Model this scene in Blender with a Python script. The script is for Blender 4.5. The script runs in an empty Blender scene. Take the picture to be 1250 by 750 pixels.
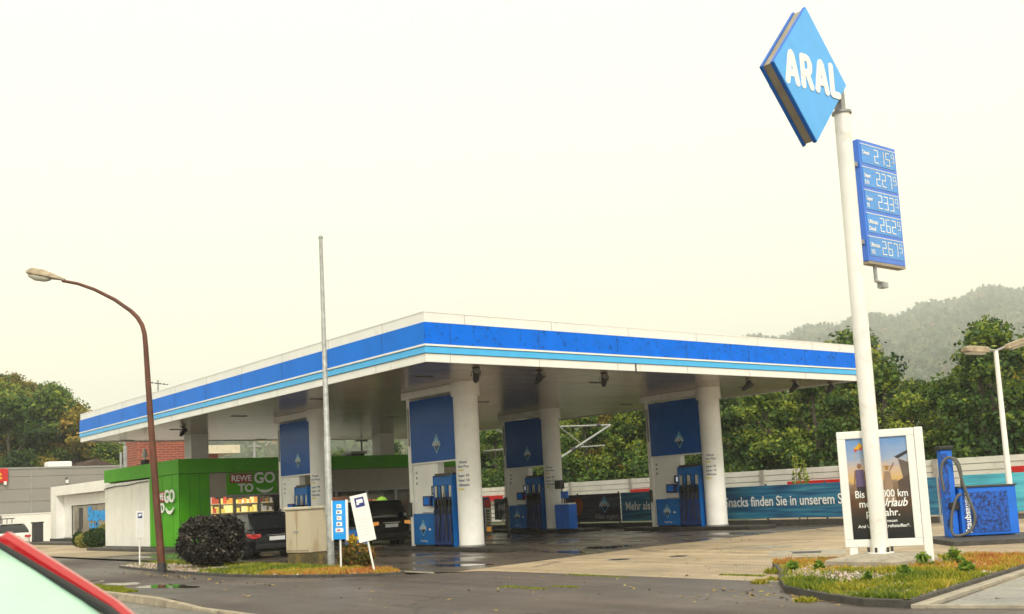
import bpy, math, random
import numpy as np
from mathutils import Vector, Matrix
R_ = math.radians
sc = bpy.context.scene
C = sc.collection
# ------------------------------------------------------------------ camera
CAM = Vector((-14.782, -21.9005, 1.55))
YAW, PITCH, ROLL, FPX, CY = 0.6742, 0.1102, -0.0519, 1297.73, 461.63
F = Vector((math.sin(YAW)*math.cos(PITCH), math.cos(YAW)*math.cos(PITCH), math.sin(PITCH)))
R0 = Vector((math.cos(YAW), -math.sin(YAW), 0)); U0 = R0.cross(F)
RV = math.cos(ROLL)*R0 + math.sin(ROLL)*U0; UV = -math.sin(ROLL)*R0 + math.cos(ROLL)*U0
cam_d = bpy.data.cameras.new('camera'); cam = bpy.data.objects.new('camera', cam_d); C.objects.link(cam)
mw = Matrix(((RV.x, UV.x, -F.x, CAM.x), (RV.y, UV.y, -F.y, CAM.y), (RV.z, UV.z, -F.z, CAM.z), (0, 0, 0, 1)))
cam.matrix_world = mw
cam_d.sensor_width = 36; cam_d.lens = 36*FPX/1250; cam_d.shift_y = (CY-375)/1250
cam_d.clip_start = 0.1; cam_d.clip_end = 9000
cam_d.dof.use_dof = True; cam_d.dof.focus_distance = 34; cam_d.dof.aperture_fstop = 4.0
sc.camera = cam
# ------------------------------------------------------------------ sky, sun, exposure
SUN_EL, SUN_AZ = R_(40), R_(212)          # azimuth measured clockwise from +Y
w = bpy.data.worlds.new('World'); sc.world = w; w.use_nodes = True
nt = w.node_tree; nt.nodes.clear()
wo = nt.nodes.new('ShaderNodeOutputWorld'); bg = nt.nodes.new('ShaderNodeBackground')
sky = nt.nodes.new('ShaderNodeTexSky'); sky.sky_type = 'NISHITA'; sky.sun_disc = False
sky.sun_elevation = SUN_EL; sky.sun_rotation = SUN_AZ; sky.dust_density = 6; sky.air_density = 1.5
bw = nt.nodes.new('ShaderNodeRGBToBW'); mx = nt.nodes.new('ShaderNodeMix'); mx.data_type = 'RGBA'
mul = nt.nodes.new('ShaderNodeVectorMath'); mul.operation = 'MULTIPLY'; mul.inputs[1].default_value = (1.0, 0.95, 0.72)
mx.inputs['Factor'].default_value = 0.9; mx.inputs['B'].default_value = (10.2, 9.75, 7.5, 1)
nt.links.new(sky.outputs[0], bw.inputs[0]); nt.links.new(bw.outputs[0], mul.inputs[0])
nt.links.new(mul.outputs[0], mx.inputs['A']); nt.links.new(mx.outputs['Result'], bg.inputs[0])
bg.inputs[1].default_value = 0.115
nt.links.new(bg.outputs[0], wo.inputs[0])
sd = bpy.data.lights.new('sun', 'SUN'); sun = bpy.data.objects.new('sun', sd); C.objects.link(sun)
sd.energy = 2.1; sd.angle = R_(12); sd.color = (1.0, 0.94, 0.84)
sv = Vector((math.sin(SUN_AZ)*math.cos(SUN_EL), math.cos(SUN_AZ)*math.cos(SUN_EL), math.sin(SUN_EL)))
sun.rotation_euler = sv.to_track_quat('Z', 'Y').to_euler()
sc.view_settings.view_transform = 'Standard'; sc.view_settings.look = 'None'
sc.view_settings.gamma = 1; sc.view_settings.use_curve_mapping = False
sc.view_settings.exposure = 0.43
sc.render.engine = 'CYCLES'
sc.cycles.max_bounces = 7; sc.cycles.volume_bounces = 3; sc.cycles.transparent_max_bounces = 8
sc.cycles.use_denoising = True; sc.cycles.sample_clamp_indirect = 6

# ------------------------------------------------------------------ rays from the calibrated camera
def ray(px, py): return F + RV*((px-625)/FPX) - UV*((py-CY)/FPX)
def at_z(px, py, z=0.0): d = ray(px, py); return CAM + d*((z-CAM.z)/d.z)
def at_x(px, py, x): d = ray(px, py); return CAM + d*((x-CAM.x)/d.x)
def at_y(px, py, y): d = ray(px, py); return CAM + d*((y-CAM.y)/d.y)
def at_d(px, py, dep): return CAM + ray(px, py)*dep
FH = Vector((math.sin(YAW), math.cos(YAW), 0))
def hp(px, dep, z=0.0):                       # ground-plan point: azimuth of pixel column, depth along the view
    p = CAM + (FH + R0*((px-625)/FPX))*dep; return Vector((p.x, p.y, z))
def z_at(px, py, dep): return at_d(px, py, dep).z

# ------------------------------------------------------------------ materials
MATS = {}
def mat(name, col, rough=0.6, metal=0.0, var=0.12, vscale=3.0, bump=0.0, bscale=40.0, spec=0.5, coat=0.0,
        dirt=None, dscale=6.0, damt=0.5, dthr=0.55, emit=None, estr=0.0, alpha=None, fine=0.0):
    if name in MATS: return MATS[name]
    m = bpy.data.materials.new(name); m.use_nodes = True; n = m.node_tree; b = n.nodes['Principled BSDF']; MATS[name] = m
    b.inputs['Roughness'].default_value = rough; b.inputs['Metallic'].default_value = metal
    b.inputs['Specular IOR Level'].default_value = spec; b.inputs['Coat Weight'].default_value = coat
    geo = n.nodes.new('ShaderNodeNewGeometry')
    nz = n.nodes.new('ShaderNodeTexNoise'); nz.inputs['Scale'].default_value = vscale; nz.inputs['Detail'].default_value = 5
    n.links.new(geo.outputs['Position'], nz.inputs['Vector'])
    mr = n.nodes.new('ShaderNodeMapRange'); mr.inputs[1].default_value = .3; mr.inputs[2].default_value = .7
    mr.inputs[3].default_value = 1-var; mr.inputs[4].default_value = 1+var
    n.links.new(nz.outputs[0], mr.inputs[0])
    vm = n.nodes.new('ShaderNodeVectorMath'); vm.operation = 'SCALE'; vm.inputs[0].default_value = col[:3]
    n.links.new(mr.outputs[0], vm.inputs['Scale'])
    out = vm.outputs[0]
    if dirt is not None:
        n2 = n.nodes.new('ShaderNodeTexNoise'); n2.inputs['Scale'].default_value = dscale; n2.inputs['Detail'].default_value = 8
        n2.inputs['Roughness'].default_value = .7
        n.links.new(geo.outputs['Position'], n2.inputs['Vector'])
        m2 = n.nodes.new('ShaderNodeMapRange'); m2.inputs[1].default_value = dthr; m2.inputs[2].default_value = dthr+.12
        m2.inputs[3].default_value = 0; m2.inputs[4].default_value = damt
        n.links.new(n2.outputs[0], m2.inputs[0])
        mm = n.nodes.new('ShaderNodeMix'); mm.data_type = 'RGBA'; mm.inputs['B'].default_value = (*dirt, 1)
        n.links.new(m2.outputs[0], mm.inputs['Factor']); n.links.new(out, mm.inputs['A']); out = mm.outputs['Result']
    n.links.new(out, b.inputs['Base Color'])
    if bump:
        n3 = n.nodes.new('ShaderNodeTexNoise'); n3.inputs['Scale'].default_value = bscale; n3.inputs['Detail'].default_value = 4
        n.links.new(geo.outputs['Position'], n3.inputs['Vector'])
        bp = n.nodes.new('ShaderNodeBump'); bp.inputs['Strength'].default_value = bump; bp.inputs['Distance'].default_value = .02
        n.links.new(n3.outputs[0], bp.inputs['Height']); n.links.new(bp.outputs[0], b.inputs['Normal'])
    if emit is not None:
        b.inputs['Emission Color'].default_value = (*emit, 1); b.inputs['Emission Strength'].default_value = estr
    return m

def ground_mat(name, col, col2, scale=0.5, bricks=None, wet=(.25, .8), wscale=.35, speck=0.25, bump=.35, cracks=0):
    m = bpy.data.materials.new(name); m.use_nodes = True; n = m.node_tree; b = n.nodes['Principled BSDF']
    N = n.nodes.new; L = n.links.new
    geo = N('ShaderNodeNewGeometry'); pos = geo.outputs['Position']
    a = N('ShaderNodeTexNoise'); a.inputs['Scale'].default_value = scale; a.inputs['Detail'].default_value = 7; a.inputs['Roughness'].default_value = .62; L(pos, a.inputs['Vector'])
    ra = N('ShaderNodeMapRange'); ra.inputs[1].default_value = .35; ra.inputs[2].default_value = .65; L(a.outputs[0], ra.inputs[0])
    mixc = N('ShaderNodeMix'); mixc.data_type = 'RGBA'; mixc.inputs['A'].default_value = (*col, 1); mixc.inputs['B'].default_value = (*col2, 1)
    L(ra.outputs[0], mixc.inputs['Factor'])
    s = N('ShaderNodeTexNoise'); s.inputs['Scale'].default_value = 45; s.inputs['Detail'].default_value = 3; L(pos, s.inputs['Vector'])
    rs = N('ShaderNodeMapRange'); rs.inputs[1].default_value = .3; rs.inputs[2].default_value = .7; rs.inputs[3].default_value = 1-speck; rs.inputs[4].default_value = 1+speck
    L(s.outputs[0], rs.inputs[0])
    vm = N('ShaderNodeVectorMath'); vm.operation = 'SCALE'; L(mixc.outputs['Result'], vm.inputs[0]); L(rs.outputs[0], vm.inputs['Scale'])
    out = vm.outputs[0]; hgt = s.outputs[0]
    if bricks:
        mp = N('ShaderNodeMapping'); mp.inputs['Rotation'].default_value = (0, 0, bricks[2]); L(pos, mp.inputs['Vector'])
        br = N('ShaderNodeTexBrick'); br.inputs['Scale'].default_value = 1; br.inputs['Brick Width'].default_value = bricks[0]
        br.inputs['Row Height'].default_value = bricks[1]; br.inputs['Mortar Size'].default_value = .012
        br.inputs['Color1'].default_value = (.86, .86, .86, 1); br.inputs['Color2'].default_value = (1.1, 1.1, 1.1, 1); br.inputs['Mortar'].default_value = (.5, .5, .5, 1)
        L(mp.outputs[0], br.inputs['Vector'])
        v2 = N('ShaderNodeVectorMath'); v2.operation = 'MULTIPLY'; L(out, v2.inputs[0]); L(br.outputs['Color'], v2.inputs[1]); out = v2.outputs[0]
    if cracks:
        dn = N('ShaderNodeTexNoise'); dn.inputs['Scale'].default_value = 1.3; dn.inputs['Detail'].default_value = 4; L(pos, dn.inputs['Vector'])
        va = N('ShaderNodeVectorMath'); va.operation = 'MULTIPLY_ADD'; va.inputs[1].default_value = (.9, .9, 0); L(dn.outputs['Color'], va.inputs[0]); L(pos, va.inputs[2])
        vo = N('ShaderNodeTexVoronoi'); vo.feature = 'DISTANCE_TO_EDGE'; vo.inputs['Scale'].default_value = cracks; L(va.outputs[0], vo.inputs['Vector'])
        rc = N('ShaderNodeMapRange'); rc.inputs[1].default_value = 0; rc.inputs[2].default_value = .012; rc.inputs[3].default_value = .35; rc.inputs[4].default_value = 1; L(vo.outputs[0], rc.inputs[0])
        gate = N('ShaderNodeTexNoise'); gate.inputs['Scale'].default_value = .22; L(pos, gate.inputs['Vector'])
        rg = N('ShaderNodeMapRange'); rg.inputs[1].default_value = .48; rg.inputs[2].default_value = .56; L(gate.outputs[0], rg.inputs[0])
        mxc = N('ShaderNodeMix'); mxc.data_type = 'FLOAT'; mxc.inputs['A'].default_value = 1; L(rg.outputs[0], mxc.inputs['Factor']); L(rc.outputs[0], mxc.inputs['B'])
        v3 = N('ShaderNodeVectorMath'); v3.operation = 'SCALE'; L(out, v3.inputs[0]); L(mxc.outputs[0], v3.inputs['Scale']); out = v3.outputs[0]
        pc = N('ShaderNodeTexVoronoi'); pc.distance = 'CHEBYCHEV'; pc.inputs['Scale'].default_value = .17; L(pos, pc.inputs['Vector'])
        sp_ = N('ShaderNodeSeparateColor'); L(pc.outputs['Color'], sp_.inputs[0])
        rp_ = N('ShaderNodeMapRange'); rp_.inputs[1].default_value = 0; rp_.inputs[2].default_value = 1; rp_.inputs[3].default_value = .84; rp_.inputs[4].default_value = 1.14; L(sp_.outputs[0], rp_.inputs[0])
        v4 = N('ShaderNodeVectorMath'); v4.operation = 'SCALE'; L(out, v4.inputs[0]); L(rp_.outputs[0], v4.inputs['Scale']); out = v4.outputs[0]
        st = N('ShaderNodeTexNoise'); st.inputs['Scale'].default_value = 1; st.inputs['Detail'].default_value = 5; ms = N('ShaderNodeMapping'); ms.inputs['Scale'].default_value = (2.2, .16, 1); L(pos, ms.inputs['Vector']); L(ms.outputs[0], st.inputs['Vector'])
        rs2 = N('ShaderNodeMapRange'); rs2.inputs[1].default_value = .35; rs2.inputs[2].default_value = .65; rs2.inputs[3].default_value = .80; rs2.inputs[4].default_value = 1.16; L(st.outputs[0], rs2.inputs[0])
        v5 = N('ShaderNodeVectorMath'); v5.operation = 'SCALE'; L(out, v5.inputs[0]); L(rs2.outputs[0], v5.inputs['Scale']); out = v5.outputs[0]
    L(out, b.inputs['Base Color'])
    wn = N('ShaderNodeTexNoise'); wn.inputs['Scale'].default_value = wscale; wn.inputs['Detail'].default_value = 6
    mpw = N('ShaderNodeMapping'); mpw.inputs['Scale'].default_value = (1, .6, 1); L(pos, mpw.inputs['Vector']); L(mpw.outputs[0], wn.inputs['Vector'])
    rw = N('ShaderNodeMapRange'); rw.inputs[1].default_value = .42; rw.inputs[2].default_value = .58; rw.inputs[3].default_value = wet[0]; rw.inputs[4].default_value = wet[1]
    L(wn.outputs[0], rw.inputs[0]); L(rw.outputs[0], b.inputs['Roughness'])
    bp = N('ShaderNodeBump'); bp.inputs['Strength'].default_value = bump; bp.inputs['Distance'].default_value = .01
    L(hgt, bp.inputs['Height']); L(bp.outputs[0], b.inputs['Normal'])
    return m

def leaf_mat(name, cols, trans=.3, rough=.55, objvar=.25):
    """colour ramp over a per-leaf 'tint' attribute, plus a little per-object shift"""
    m = bpy.data.materials.new(name); m.use_nodes = True; n = m.node_tree; b = n.nodes['Principled BSDF']; N = n.nodes.new; L = n.links.new
    at = N('ShaderNodeAttribute'); at.attribute_name = 'tint'
    oi = N('ShaderNodeObjectInfo')
    ad = N('ShaderNodeMath'); ad.operation = 'MULTIPLY_ADD'; ad.inputs[1].default_value = objvar; L(oi.outputs['Random'], ad.inputs[0])
    sb = N('ShaderNodeMath'); sb.operation = 'SUBTRACT'; L(at.outputs['Fac'], sb.inputs[0]); sb.inputs[1].default_value = objvar/2
    L(sb.outputs[0], ad.inputs[2])
    cr = N('ShaderNodeValToRGB'); L(ad.outputs[0], cr.inputs[0])
    el = cr.color_ramp.elements
    while len(el) > 1: el.remove(el[-1])
    el[0].position = 0; el[0].color = (*cols[0], 1)
    for i, c in enumerate(cols[1:], 1):
        e = el.new(i/(len(cols)-1)); e.color = (*c, 1)
    L(cr.outputs[0], b.inputs['Base Color']); b.inputs['Roughness'].default_value = rough
    b.inputs['Specular IOR Level'].default_value = .25
    if trans > 0:
        tr = N('ShaderNodeBsdfTranslucent'); L(cr.outputs[0], tr.inputs[0])
        mxs = N('ShaderNodeMixShader'); mxs.inputs[0].default_value = trans
        L(b.outputs[0], mxs.inputs[1]); L(tr.outputs[0], mxs.inputs[2]); L(mxs.outputs[0], n.nodes['Material Output'].inputs[0])
    return m

# ------------------------------------------------------------------ mesh builder
class M:
    def __init__(s): s.v = []; s.f = []; s.mi = []; s.mats = []
    def _m(s, m):
        if m not in s.mats: s.mats.append(m)
        return s.mats.index(m)
    def add(s, vs, fs, m):
        o = len(s.v); s.v += [tuple(v) for v in vs]; k = s._m(m)
        for f in fs: s.f.append(tuple(i+o for i in f)); s.mi.append(k)
        return s
    def box(s, x0, x1, y0, y1, z0, z1, m, T=None):
        vs = [Vector(p) for p in ((x0,y0,z0),(x1,y0,z0),(x1,y1,z0),(x0,y1,z0),(x0,y0,z1),(x1,y0,z1),(x1,y1,z1),(x0,y1,z1))]
        if T is not None: vs = [T @ v for v in vs]
        return s.add(vs, [(3,2,1,0),(4,5,6,7),(0,1,5,4),(1,2,6,5),(2,3,7,6),(3,0,4,7)], m)
    def poly(s, pts, m): return s.add(pts, [tuple(range(len(pts)))], m)
    def prism(s, pts, vec, m):
        n = len(pts); v = Vector(vec); P = [Vector(p) for p in pts]
        fs = [tuple(range(n))[::-1], tuple(range(n, 2*n))] + [(i, (i+1) % n, n+(i+1) % n, n+i) for i in range(n)]
        return s.add(P+[p+v for p in P], fs, m)
    def tube(s, path, r, m, seg=10, caps=True):
        P = [Vector(p) for p in path]; n = len(P); rs = r if isinstance(r, (list, tuple)) else [r]*n
        vs = []; ref = None
        for i, p in enumerate(P):
            t = (P[min(i+1, n-1)]-P[max(i-1, 0)]).normalized()
            if ref is None: ref = Vector((1, 0, 0)) if abs(t.x) < .9 else Vector((0, 1, 0))
            a = (ref - t*ref.dot(t)).normalized(); b = t.cross(a); ref = a
            for k in range(seg):
                an = 2*math.pi*k/seg; vs.append(p + (a*math.cos(an)+b*math.sin(an))*rs[i])
        fs = [(i*seg+k, i*seg+(k+1) % seg, (i+1)*seg+(k+1) % seg, (i+1)*seg+k) for i in range(n-1) for k in range(seg)]
        if caps: fs += [tuple(range(seg))[::-1], tuple(range((n-1)*seg, n*seg))]
        return s.add(vs, fs, m)
    def cyl(s, c, r, z0, z1, m, seg=24, r2=None):
        return s.tube([(c[0], c[1], z0), (c[0], c[1], z1)], [r, r if r2 is None else r2], m, seg)
    def loft(s, rings, m, closed=True, caps=True):
        n = len(rings[0]); vs = [p for r in rings for p in r]; k2 = n if closed else n-1
        fs = [(i*n+k, i*n+(k+1) % n, (i+1)*n+(k+1) % n, (i+1)*n+k) for i in range(len(rings)-1) for k in range(k2)]
        if caps: fs += [tuple(range(n))[::-1], tuple(range((len(rings)-1)*n, len(rings)*n))]
        return s.add(vs, fs, m)
    def build(s, name, parent=None, smooth=False, bevel=0, auto=None):
        me = bpy.data.meshes.new(name); me.from_pydata(s.v, [], s.f)
        for m in s.mats: me.materials.append(m)
        me.polygons.foreach_set('material_index', s.mi)
        if smooth: me.polygons.foreach_set('use_smooth', [True]*len(s.f))
        me.update()
        o = bpy.data.objects.new(name, me); C.objects.link(o)
        if parent is not None: o.parent = parent
        if bevel:
            b = o.modifiers.new('b', 'BEVEL'); b.width = bevel; b.segments = 2; b.limit_method = 'ANGLE'; b.angle_limit = R_(40)
        if smooth:
            try: me.set_sharp_from_angle(angle=R_(38))
            except Exception: pass
        return o

def tag(o, label=None, cat=None, group=None, kind=None):
    if label: o['label'] = label
    if cat: o['category'] = cat
    if group: o['group'] = group
    if kind: o['kind'] = kind
    return o
def thing(name, label, cat, loc=(0,0,0), rz=0.0, group=None, rot=None):
    o = bpy.data.objects.new(name, None); C.objects.link(o); o.location = loc
    o.rotation_euler = rot if rot else (0, 0, rz); o.empty_display_size = .3
    return tag(o, label, cat, group)
def dup_tree(o, parent=None):
    c = o.copy(); C.objects.link(c); c.parent = parent
    for ch in list(o.children): dup_tree(ch, c)
    return c
def copy_thing(o, loc, label, rz=None):
    c = dup_tree(o); c.location = loc; c['label'] = label
    if rz is not None: c.rotation_euler[2] = rz
    return c
_tc = {}
def text(s, size, loc, right, up, m, parent, name='lettering', bold=0.0, extrude=.004, xs=1.0, align='CENTER', shear=0.0, part_label=None):
    cu = bpy.data.curves.new('t', 'FONT'); cu.body = s; cu.size = size; cu.offset = bold*size; cu.extrude = extrude
    cu.align_x = align; cu.align_y = 'CENTER'; cu.resolution_u = 4; cu.shear = shear
    ob = bpy.data.objects.new('t', cu); C.objects.link(ob)
    dg = bpy.context.evaluated_depsgraph_get(); me = bpy.data.meshes.new_from_object(ob.evaluated_get(dg))
    bpy.data.objects.remove(ob); bpy.data.curves.remove(cu)
    r = Vector(right).normalized(); u = Vector(up).normalized(); nn = r.cross(u)
    me.transform(Matrix(((r.x*xs, u.x, nn.x, loc[0]), (r.y*xs, u.y, nn.y, loc[1]), (r.z*xs, u.z, nn.z, loc[2]), (0,0,0,1))))
    me.materials.clear(); me.materials.append(m)
    o = bpy.data.objects.new(name, me); C.objects.link(o); o.parent = parent
    if part_label: o['label'] = part_label
    return o

def np_quads(V, tint, m, name, parent=None, nv=4):
    """V: (n, nv, 3) polygons"""
    n = V.shape[0]; me = bpy.data.meshes.new(name)
    me.vertices.add(n*nv); me.vertices.foreach_set('co', V.reshape(-1).astype('f4'))
    me.loops.add(n*nv); me.loops.foreach_set('vertex_index', np.arange(n*nv, dtype='i4'))
    me.polygons.add(n); me.polygons.foreach_set('loop_start', np.arange(0, n*nv, nv, dtype='i4'))
    try: me.polygons.foreach_set('loop_total', np.full(n, nv, dtype='i4'))
    except Exception: pass
    a = me.attributes.new('tint', 'FLOAT', 'FACE'); a.data.foreach_set('value', np.clip(tint, 0, 1).astype('f4'))
    me.materials.append(m); me.update(); me.validate()
    o = bpy.data.objects.new(name, me); C.objects.link(o)
    if parent is not None: o.parent = parent
    return o
def unit(a): return a/np.maximum(np.linalg.norm(a, axis=-1, keepdims=True), 1e-9)
def cards(P, size, rng, nrm=None, spread=1.0, asp=1.4):
    n = len(P); N = rng.normal(size=(n, 3))
    if nrm is not None: N = nrm + N*spread
    N = unit(N); A = unit(np.cross(N, rng.normal(size=(n, 3)))); B = np.cross(N, A)
    s = size*rng.uniform(.6, 1.4, (n, 1)); A = A*s*asp*.5; B = B*s*.5
    return np.stack([P-A, P-B*.9, P+A, P+B*.9], 1)       # diamond leaf
def lobes_cloud(lobes, n, size, rng, clump=28, surf=.55, csz=.35):
    """leaf clumps spread through ellipsoid lobes; returns quads, tints"""
    vol = np.array([l[3]*l[4]*l[5] for l in lobes])**.67; k = n//clump
    li = rng.choice(len(lobes), k, p=vol/vol.sum()); Lb = np.array(lobes)[li]
    d = unit(rng.normal(size=(k, 3))); rad = np.clip(1-np.abs(rng.normal(0, 1-surf, (k, 1)))*.6, .15, 1.08)
    c = Lb[:, :3] + d*Lb[:, 3:6]*rad
    ct = rng.uniform(-.36, .40, (k, 1)) + (d[:, 2:3]*.14)  # light from above put into the tint: upper clumps come out lighter
    s2 = csz*rng.uniform(.5, 1.3, (k, 1, 1))
    P = c[:, None, :] + rng.normal(size=(k, clump, 3))*s2*np.array([1, 1, .55])
    nr = np.repeat(d[:, None, :]+np.array([0, 0, .5]), clump, 1)
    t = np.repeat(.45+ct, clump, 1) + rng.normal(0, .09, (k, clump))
    return cards(P.reshape(-1, 3), size, rng, nr.reshape(-1, 3), .9), t.reshape(-1)

# ------------------------------------------------------------------ shared materials
white = mat('white_sheet', (.80, .80, .78), .38, var=.05, vscale=1.2, dirt=(.35, .31, .24), dscale=2.2, damt=.35, dthr=.58)
white_clean = mat('white_clean', (.82, .82, .81), .4, var=.03)
white_col = mat('white_column', (.86, .85, .83), .42, var=.07, vscale=1.6, dirt=(.38, .33, .26), dscale=1.7, damt=.18, dthr=.56)
soffit_m = mat('soffit', (.50, .42, .36), .22, var=.22, vscale=.5, metal=.55)
for n_ in soffit_m.node_tree.nodes:
    if n_.type == 'TEX_NOISE':
        mp_ = soffit_m.node_tree.nodes.new('ShaderNodeMapping'); mp_.inputs['Scale'].default_value = (.35, 3.3, 1); g_ = [q for q in soffit_m.node_tree.nodes if q.type == 'NEW_GEOMETRY'][0]
        soffit_m.node_tree.links.new(g_.outputs['Position'], mp_.inputs[0]); soffit_m.node_tree.links.new(mp_.outputs[0], n_.inputs['Vector'])
blue = mat('fascia_blue', (.001, .17, .74), .4, var=.08, vscale=1.0, spec=.12)
cyan = mat('stripe_cyan', (.08, .46, .88), .3, spec=.2, var=.05)
blue_panel = mat('panel_blue', (.001, .085, .38), .16, var=.12, vscale=.7, spec=.12)
pump_blue = mat('pump_blue', (.002, .13, .46), .35, var=.15, vscale=3, spec=.25)
dark_blue = mat('dark_blue', (.006, .03, .16), .35, var=.1)
black = mat('black_rubber', (.012, .012, .014), .6, var=.1)
dark = mat('dark_metal', (.035, .035, .038), .5, var=.2)
grey = mat('grey_metal', (.33, .33, .33), .45, metal=.3, var=.12)
galv = mat('galvanised', (.36, .37, .37), .5, metal=.25, var=.25, vscale=9)
concrete = mat('concrete', (.36, .32, .26), .85, var=.2, vscale=4, bump=.4, dirt=(.16, .13, .09), damt=.6, dscale=7)
kerb_m = mat('kerb_stone', (.34, .29, .22), .8, var=.22, vscale=6, bump=.4, dirt=(.12, .10, .07), damt=.7, dscale=3.2, dthr=.52)
kerb_dark = mat('kerb_dark', (.06, .055, .05), .7, var=.3, vscale=6, bump=.4)
green = mat('sheet_green', (.075, .38, .004), .5, spec=.2, var=.08, vscale=1.5)
green_dark = mat('seam_green', (.01, .07, .006), .5)
red = mat('sign_red', (.55, .012, .012), .4, var=.05)
letter_w = mat('letter_white', (.86, .87, .87), .45, var=.03)
yellow = mat('yellow_paint', (.75, .6, .03), .5)
algae_blue = mat('algae_blue', (.0005, .15, .80), .5, spec=.12, var=.1, vscale=2, dirt=(.006, .02, .06), dscale=7, damt=.85, dthr=.56)
vac_blue = mat('vac_blue', (.002, .14, .70), .4, var=.12, vscale=2)
vac_algae = mat('vac_algae', (.002, .10, .55), .5, var=.15, dirt=(.004, .012, .07), dscale=15, damt=.92, dthr=.45)
rust = mat('rust_paint', (.115, .036, .018), .6, var=.35, vscale=2.5, dirt=(.07, .03, .02), dscale=8, damt=.7)
glass_dark = mat('window_glass', (.01, .012, .015), .05, var=.05, spec=.5)
# ================================================================== GROUND
g_dirt = ground_mat('verge_soil', (.09, .085, .04), (.05, .07, .025), .2, wet=(.8, .95))
g_asph = ground_mat('asphalt_footway', (.100, .077, .070), (.064, .052, .050), .35, wet=(.42, .85), wscale=.25, speck=.3, bump=.5, cracks=.35)
g_road = ground_mat('asphalt_street', (.16, .145, .13), (.10, .092, .088), .5, wet=(.25, .7), wscale=.5, speck=.25, bump=.4, cracks=.5)
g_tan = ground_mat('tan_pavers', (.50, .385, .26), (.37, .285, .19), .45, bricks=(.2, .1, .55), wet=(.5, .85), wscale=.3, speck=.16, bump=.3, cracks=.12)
g_dark = ground_mat('shaded_damp_pavers', (.125, .098, .078), (.062, .050, .042), .55, bricks=(.2, .1, .55), wet=(.16, .6), wscale=.55, speck=.2, bump=.12)
g_slab = ground_mat('grey_slabs', (.30, .285, .26), (.22, .21, .2), .6, wet=(.25, .7), wscale=.8, speck=.15)
def sheet(name, pts, z, m, kind='structure', label=None):
    o = M().poly([(p[0], p[1], z if len(p) < 3 else p[2]) for p in pts], m).build(name)
    return tag(o, label, None, None, kind)
sheet('ground', [(-2600, -2600), (4000, -2600), (4000, 4000), (-2600, 4000)], -.16, g_dirt)
sheet('street', [(-60, -80), (-7.62, -80), (-7.62, 90), (-60, 90)], -.125, g_road)
# forecourt: tan pavers everywhere, damp pavers with the canopy's shade put into their colour
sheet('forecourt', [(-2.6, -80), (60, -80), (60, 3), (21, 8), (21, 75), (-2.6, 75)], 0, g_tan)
sheet('forecourt_shaded_damp', [(-2.0, -3.1), (5.9, -1.5), (12, -.95), (18.4, -.7), (18.4, 8), (18.4, 21.4), (-1.9, 21.0), (-2.6, 11.5), (-2.0, 4)], .004, g_dark)
# footway as a grid that dips to the lowered kerb on the right
pm = M(); xs = [-7.5, -6.9, -6.3, -4.8, -2.6, -2.05, -1.6, -1.1]; ys = [-80, -40, -20, -11, -8, -5, -3.8, -2.6, 0, 5, 12, 30, 60, 90]
def fz(x, y):
    drop = min(1, max(0, (-2.6-y)/1.3)); return .006 - drop*.085*max(0, min(1, (-6.3-x)/1.2))
def fx(x, y):
    if x > -2.7: return {-2.6: -2.7, -2.05: -2.45, -1.6: -1.9, -1.1: (-2.4 if y > -2.7 else -1.3)}[x] if y > -2.9 else {-2.6: -2.6, -2.05: -2.0, -1.6: -1.6, -1.1: (-1.15 if y < -3 else -1.6)}[x]
    return x
V = [(fx(x, y), y, fz(x, y)) for y in ys for x in xs]; nx = len(xs)
pm.add(V, [(j*nx+i, j*nx+i+1, (j+1)*nx+i+1, (j+1)*nx+i) for j in range(len(ys)-1) for i in range(nx-1)], g_asph)
tag(pm.build('pavement'), kind='structure')
# street kerb: one stone per metre, lowered at the entrance
km = M(); y = 30.0
while y > -40:
    def top(yy): return .012 if yy > -2.4 else (.012-.088*min(1, (-2.4-yy)/1.4))
    a, b = top(y), top(y-.985)
    x0, x1 = -7.64, -7.49
    km.add([(x0, y, -.2), (x1, y, -.2), (x1, y-.985, -.2), (x0, y-.985, -.2), (x0+.02, y, a), (x1, y, a), (x1, y-.985, b), (x0+.02, y-.985, b)],
           [(3,2,1,0)[::-1], (4,5,6,7)[::-1], (0,1,5,4)[::-1], (1,2,6,5)[::-1], (2,3,7,6)[::-1], (3,0,4,7)[::-1]], kerb_m)
    y -= 1.0
tag(km.build('street_kerb', bevel=.012), kind='structure')
# grey paved slab at the right edge with its pale border
p0, p1, p2 = at_z(1118, 743), at_z(1262, 694), at_z(1262, 745)
sheet('paved_path', [(at_z(1145, 742).x, at_z(1145, 742).y), (at_z(1275, 742)).to_2d()[:], (at_z(1275, 695)).to_2d()[:]], .012, g_slab)
em = M()
a, b = at_z(1112, 743.5), at_z(1272, 690.5); n_ = Vector((-(b-a).y, (b-a).x, 0)).normalized()*.16
em.prism([a, b, b-n_, a-n_], (0, 0, .05), concrete)
a, b = at_z(1112, 743.5), at_z(1280, 744); n_ = Vector((-(b-a).y, (b-a).x, 0)).normalized()*.08
em.prism([a, b, b+n_, a+n_], (0, 0, .046), concrete)
tag(em.build('path_edging', bevel=.006), kind='structure')
# edging strip between footway and the forecourt lane on the left
sm = M()
for k in range(13):
    sm.box(-2.06, -1.98, -2.9+k*1.0, -1.92+k*1.0, -.02, .03, concrete)
tag(sm.build('lane_edging'), kind='structure')

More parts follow.
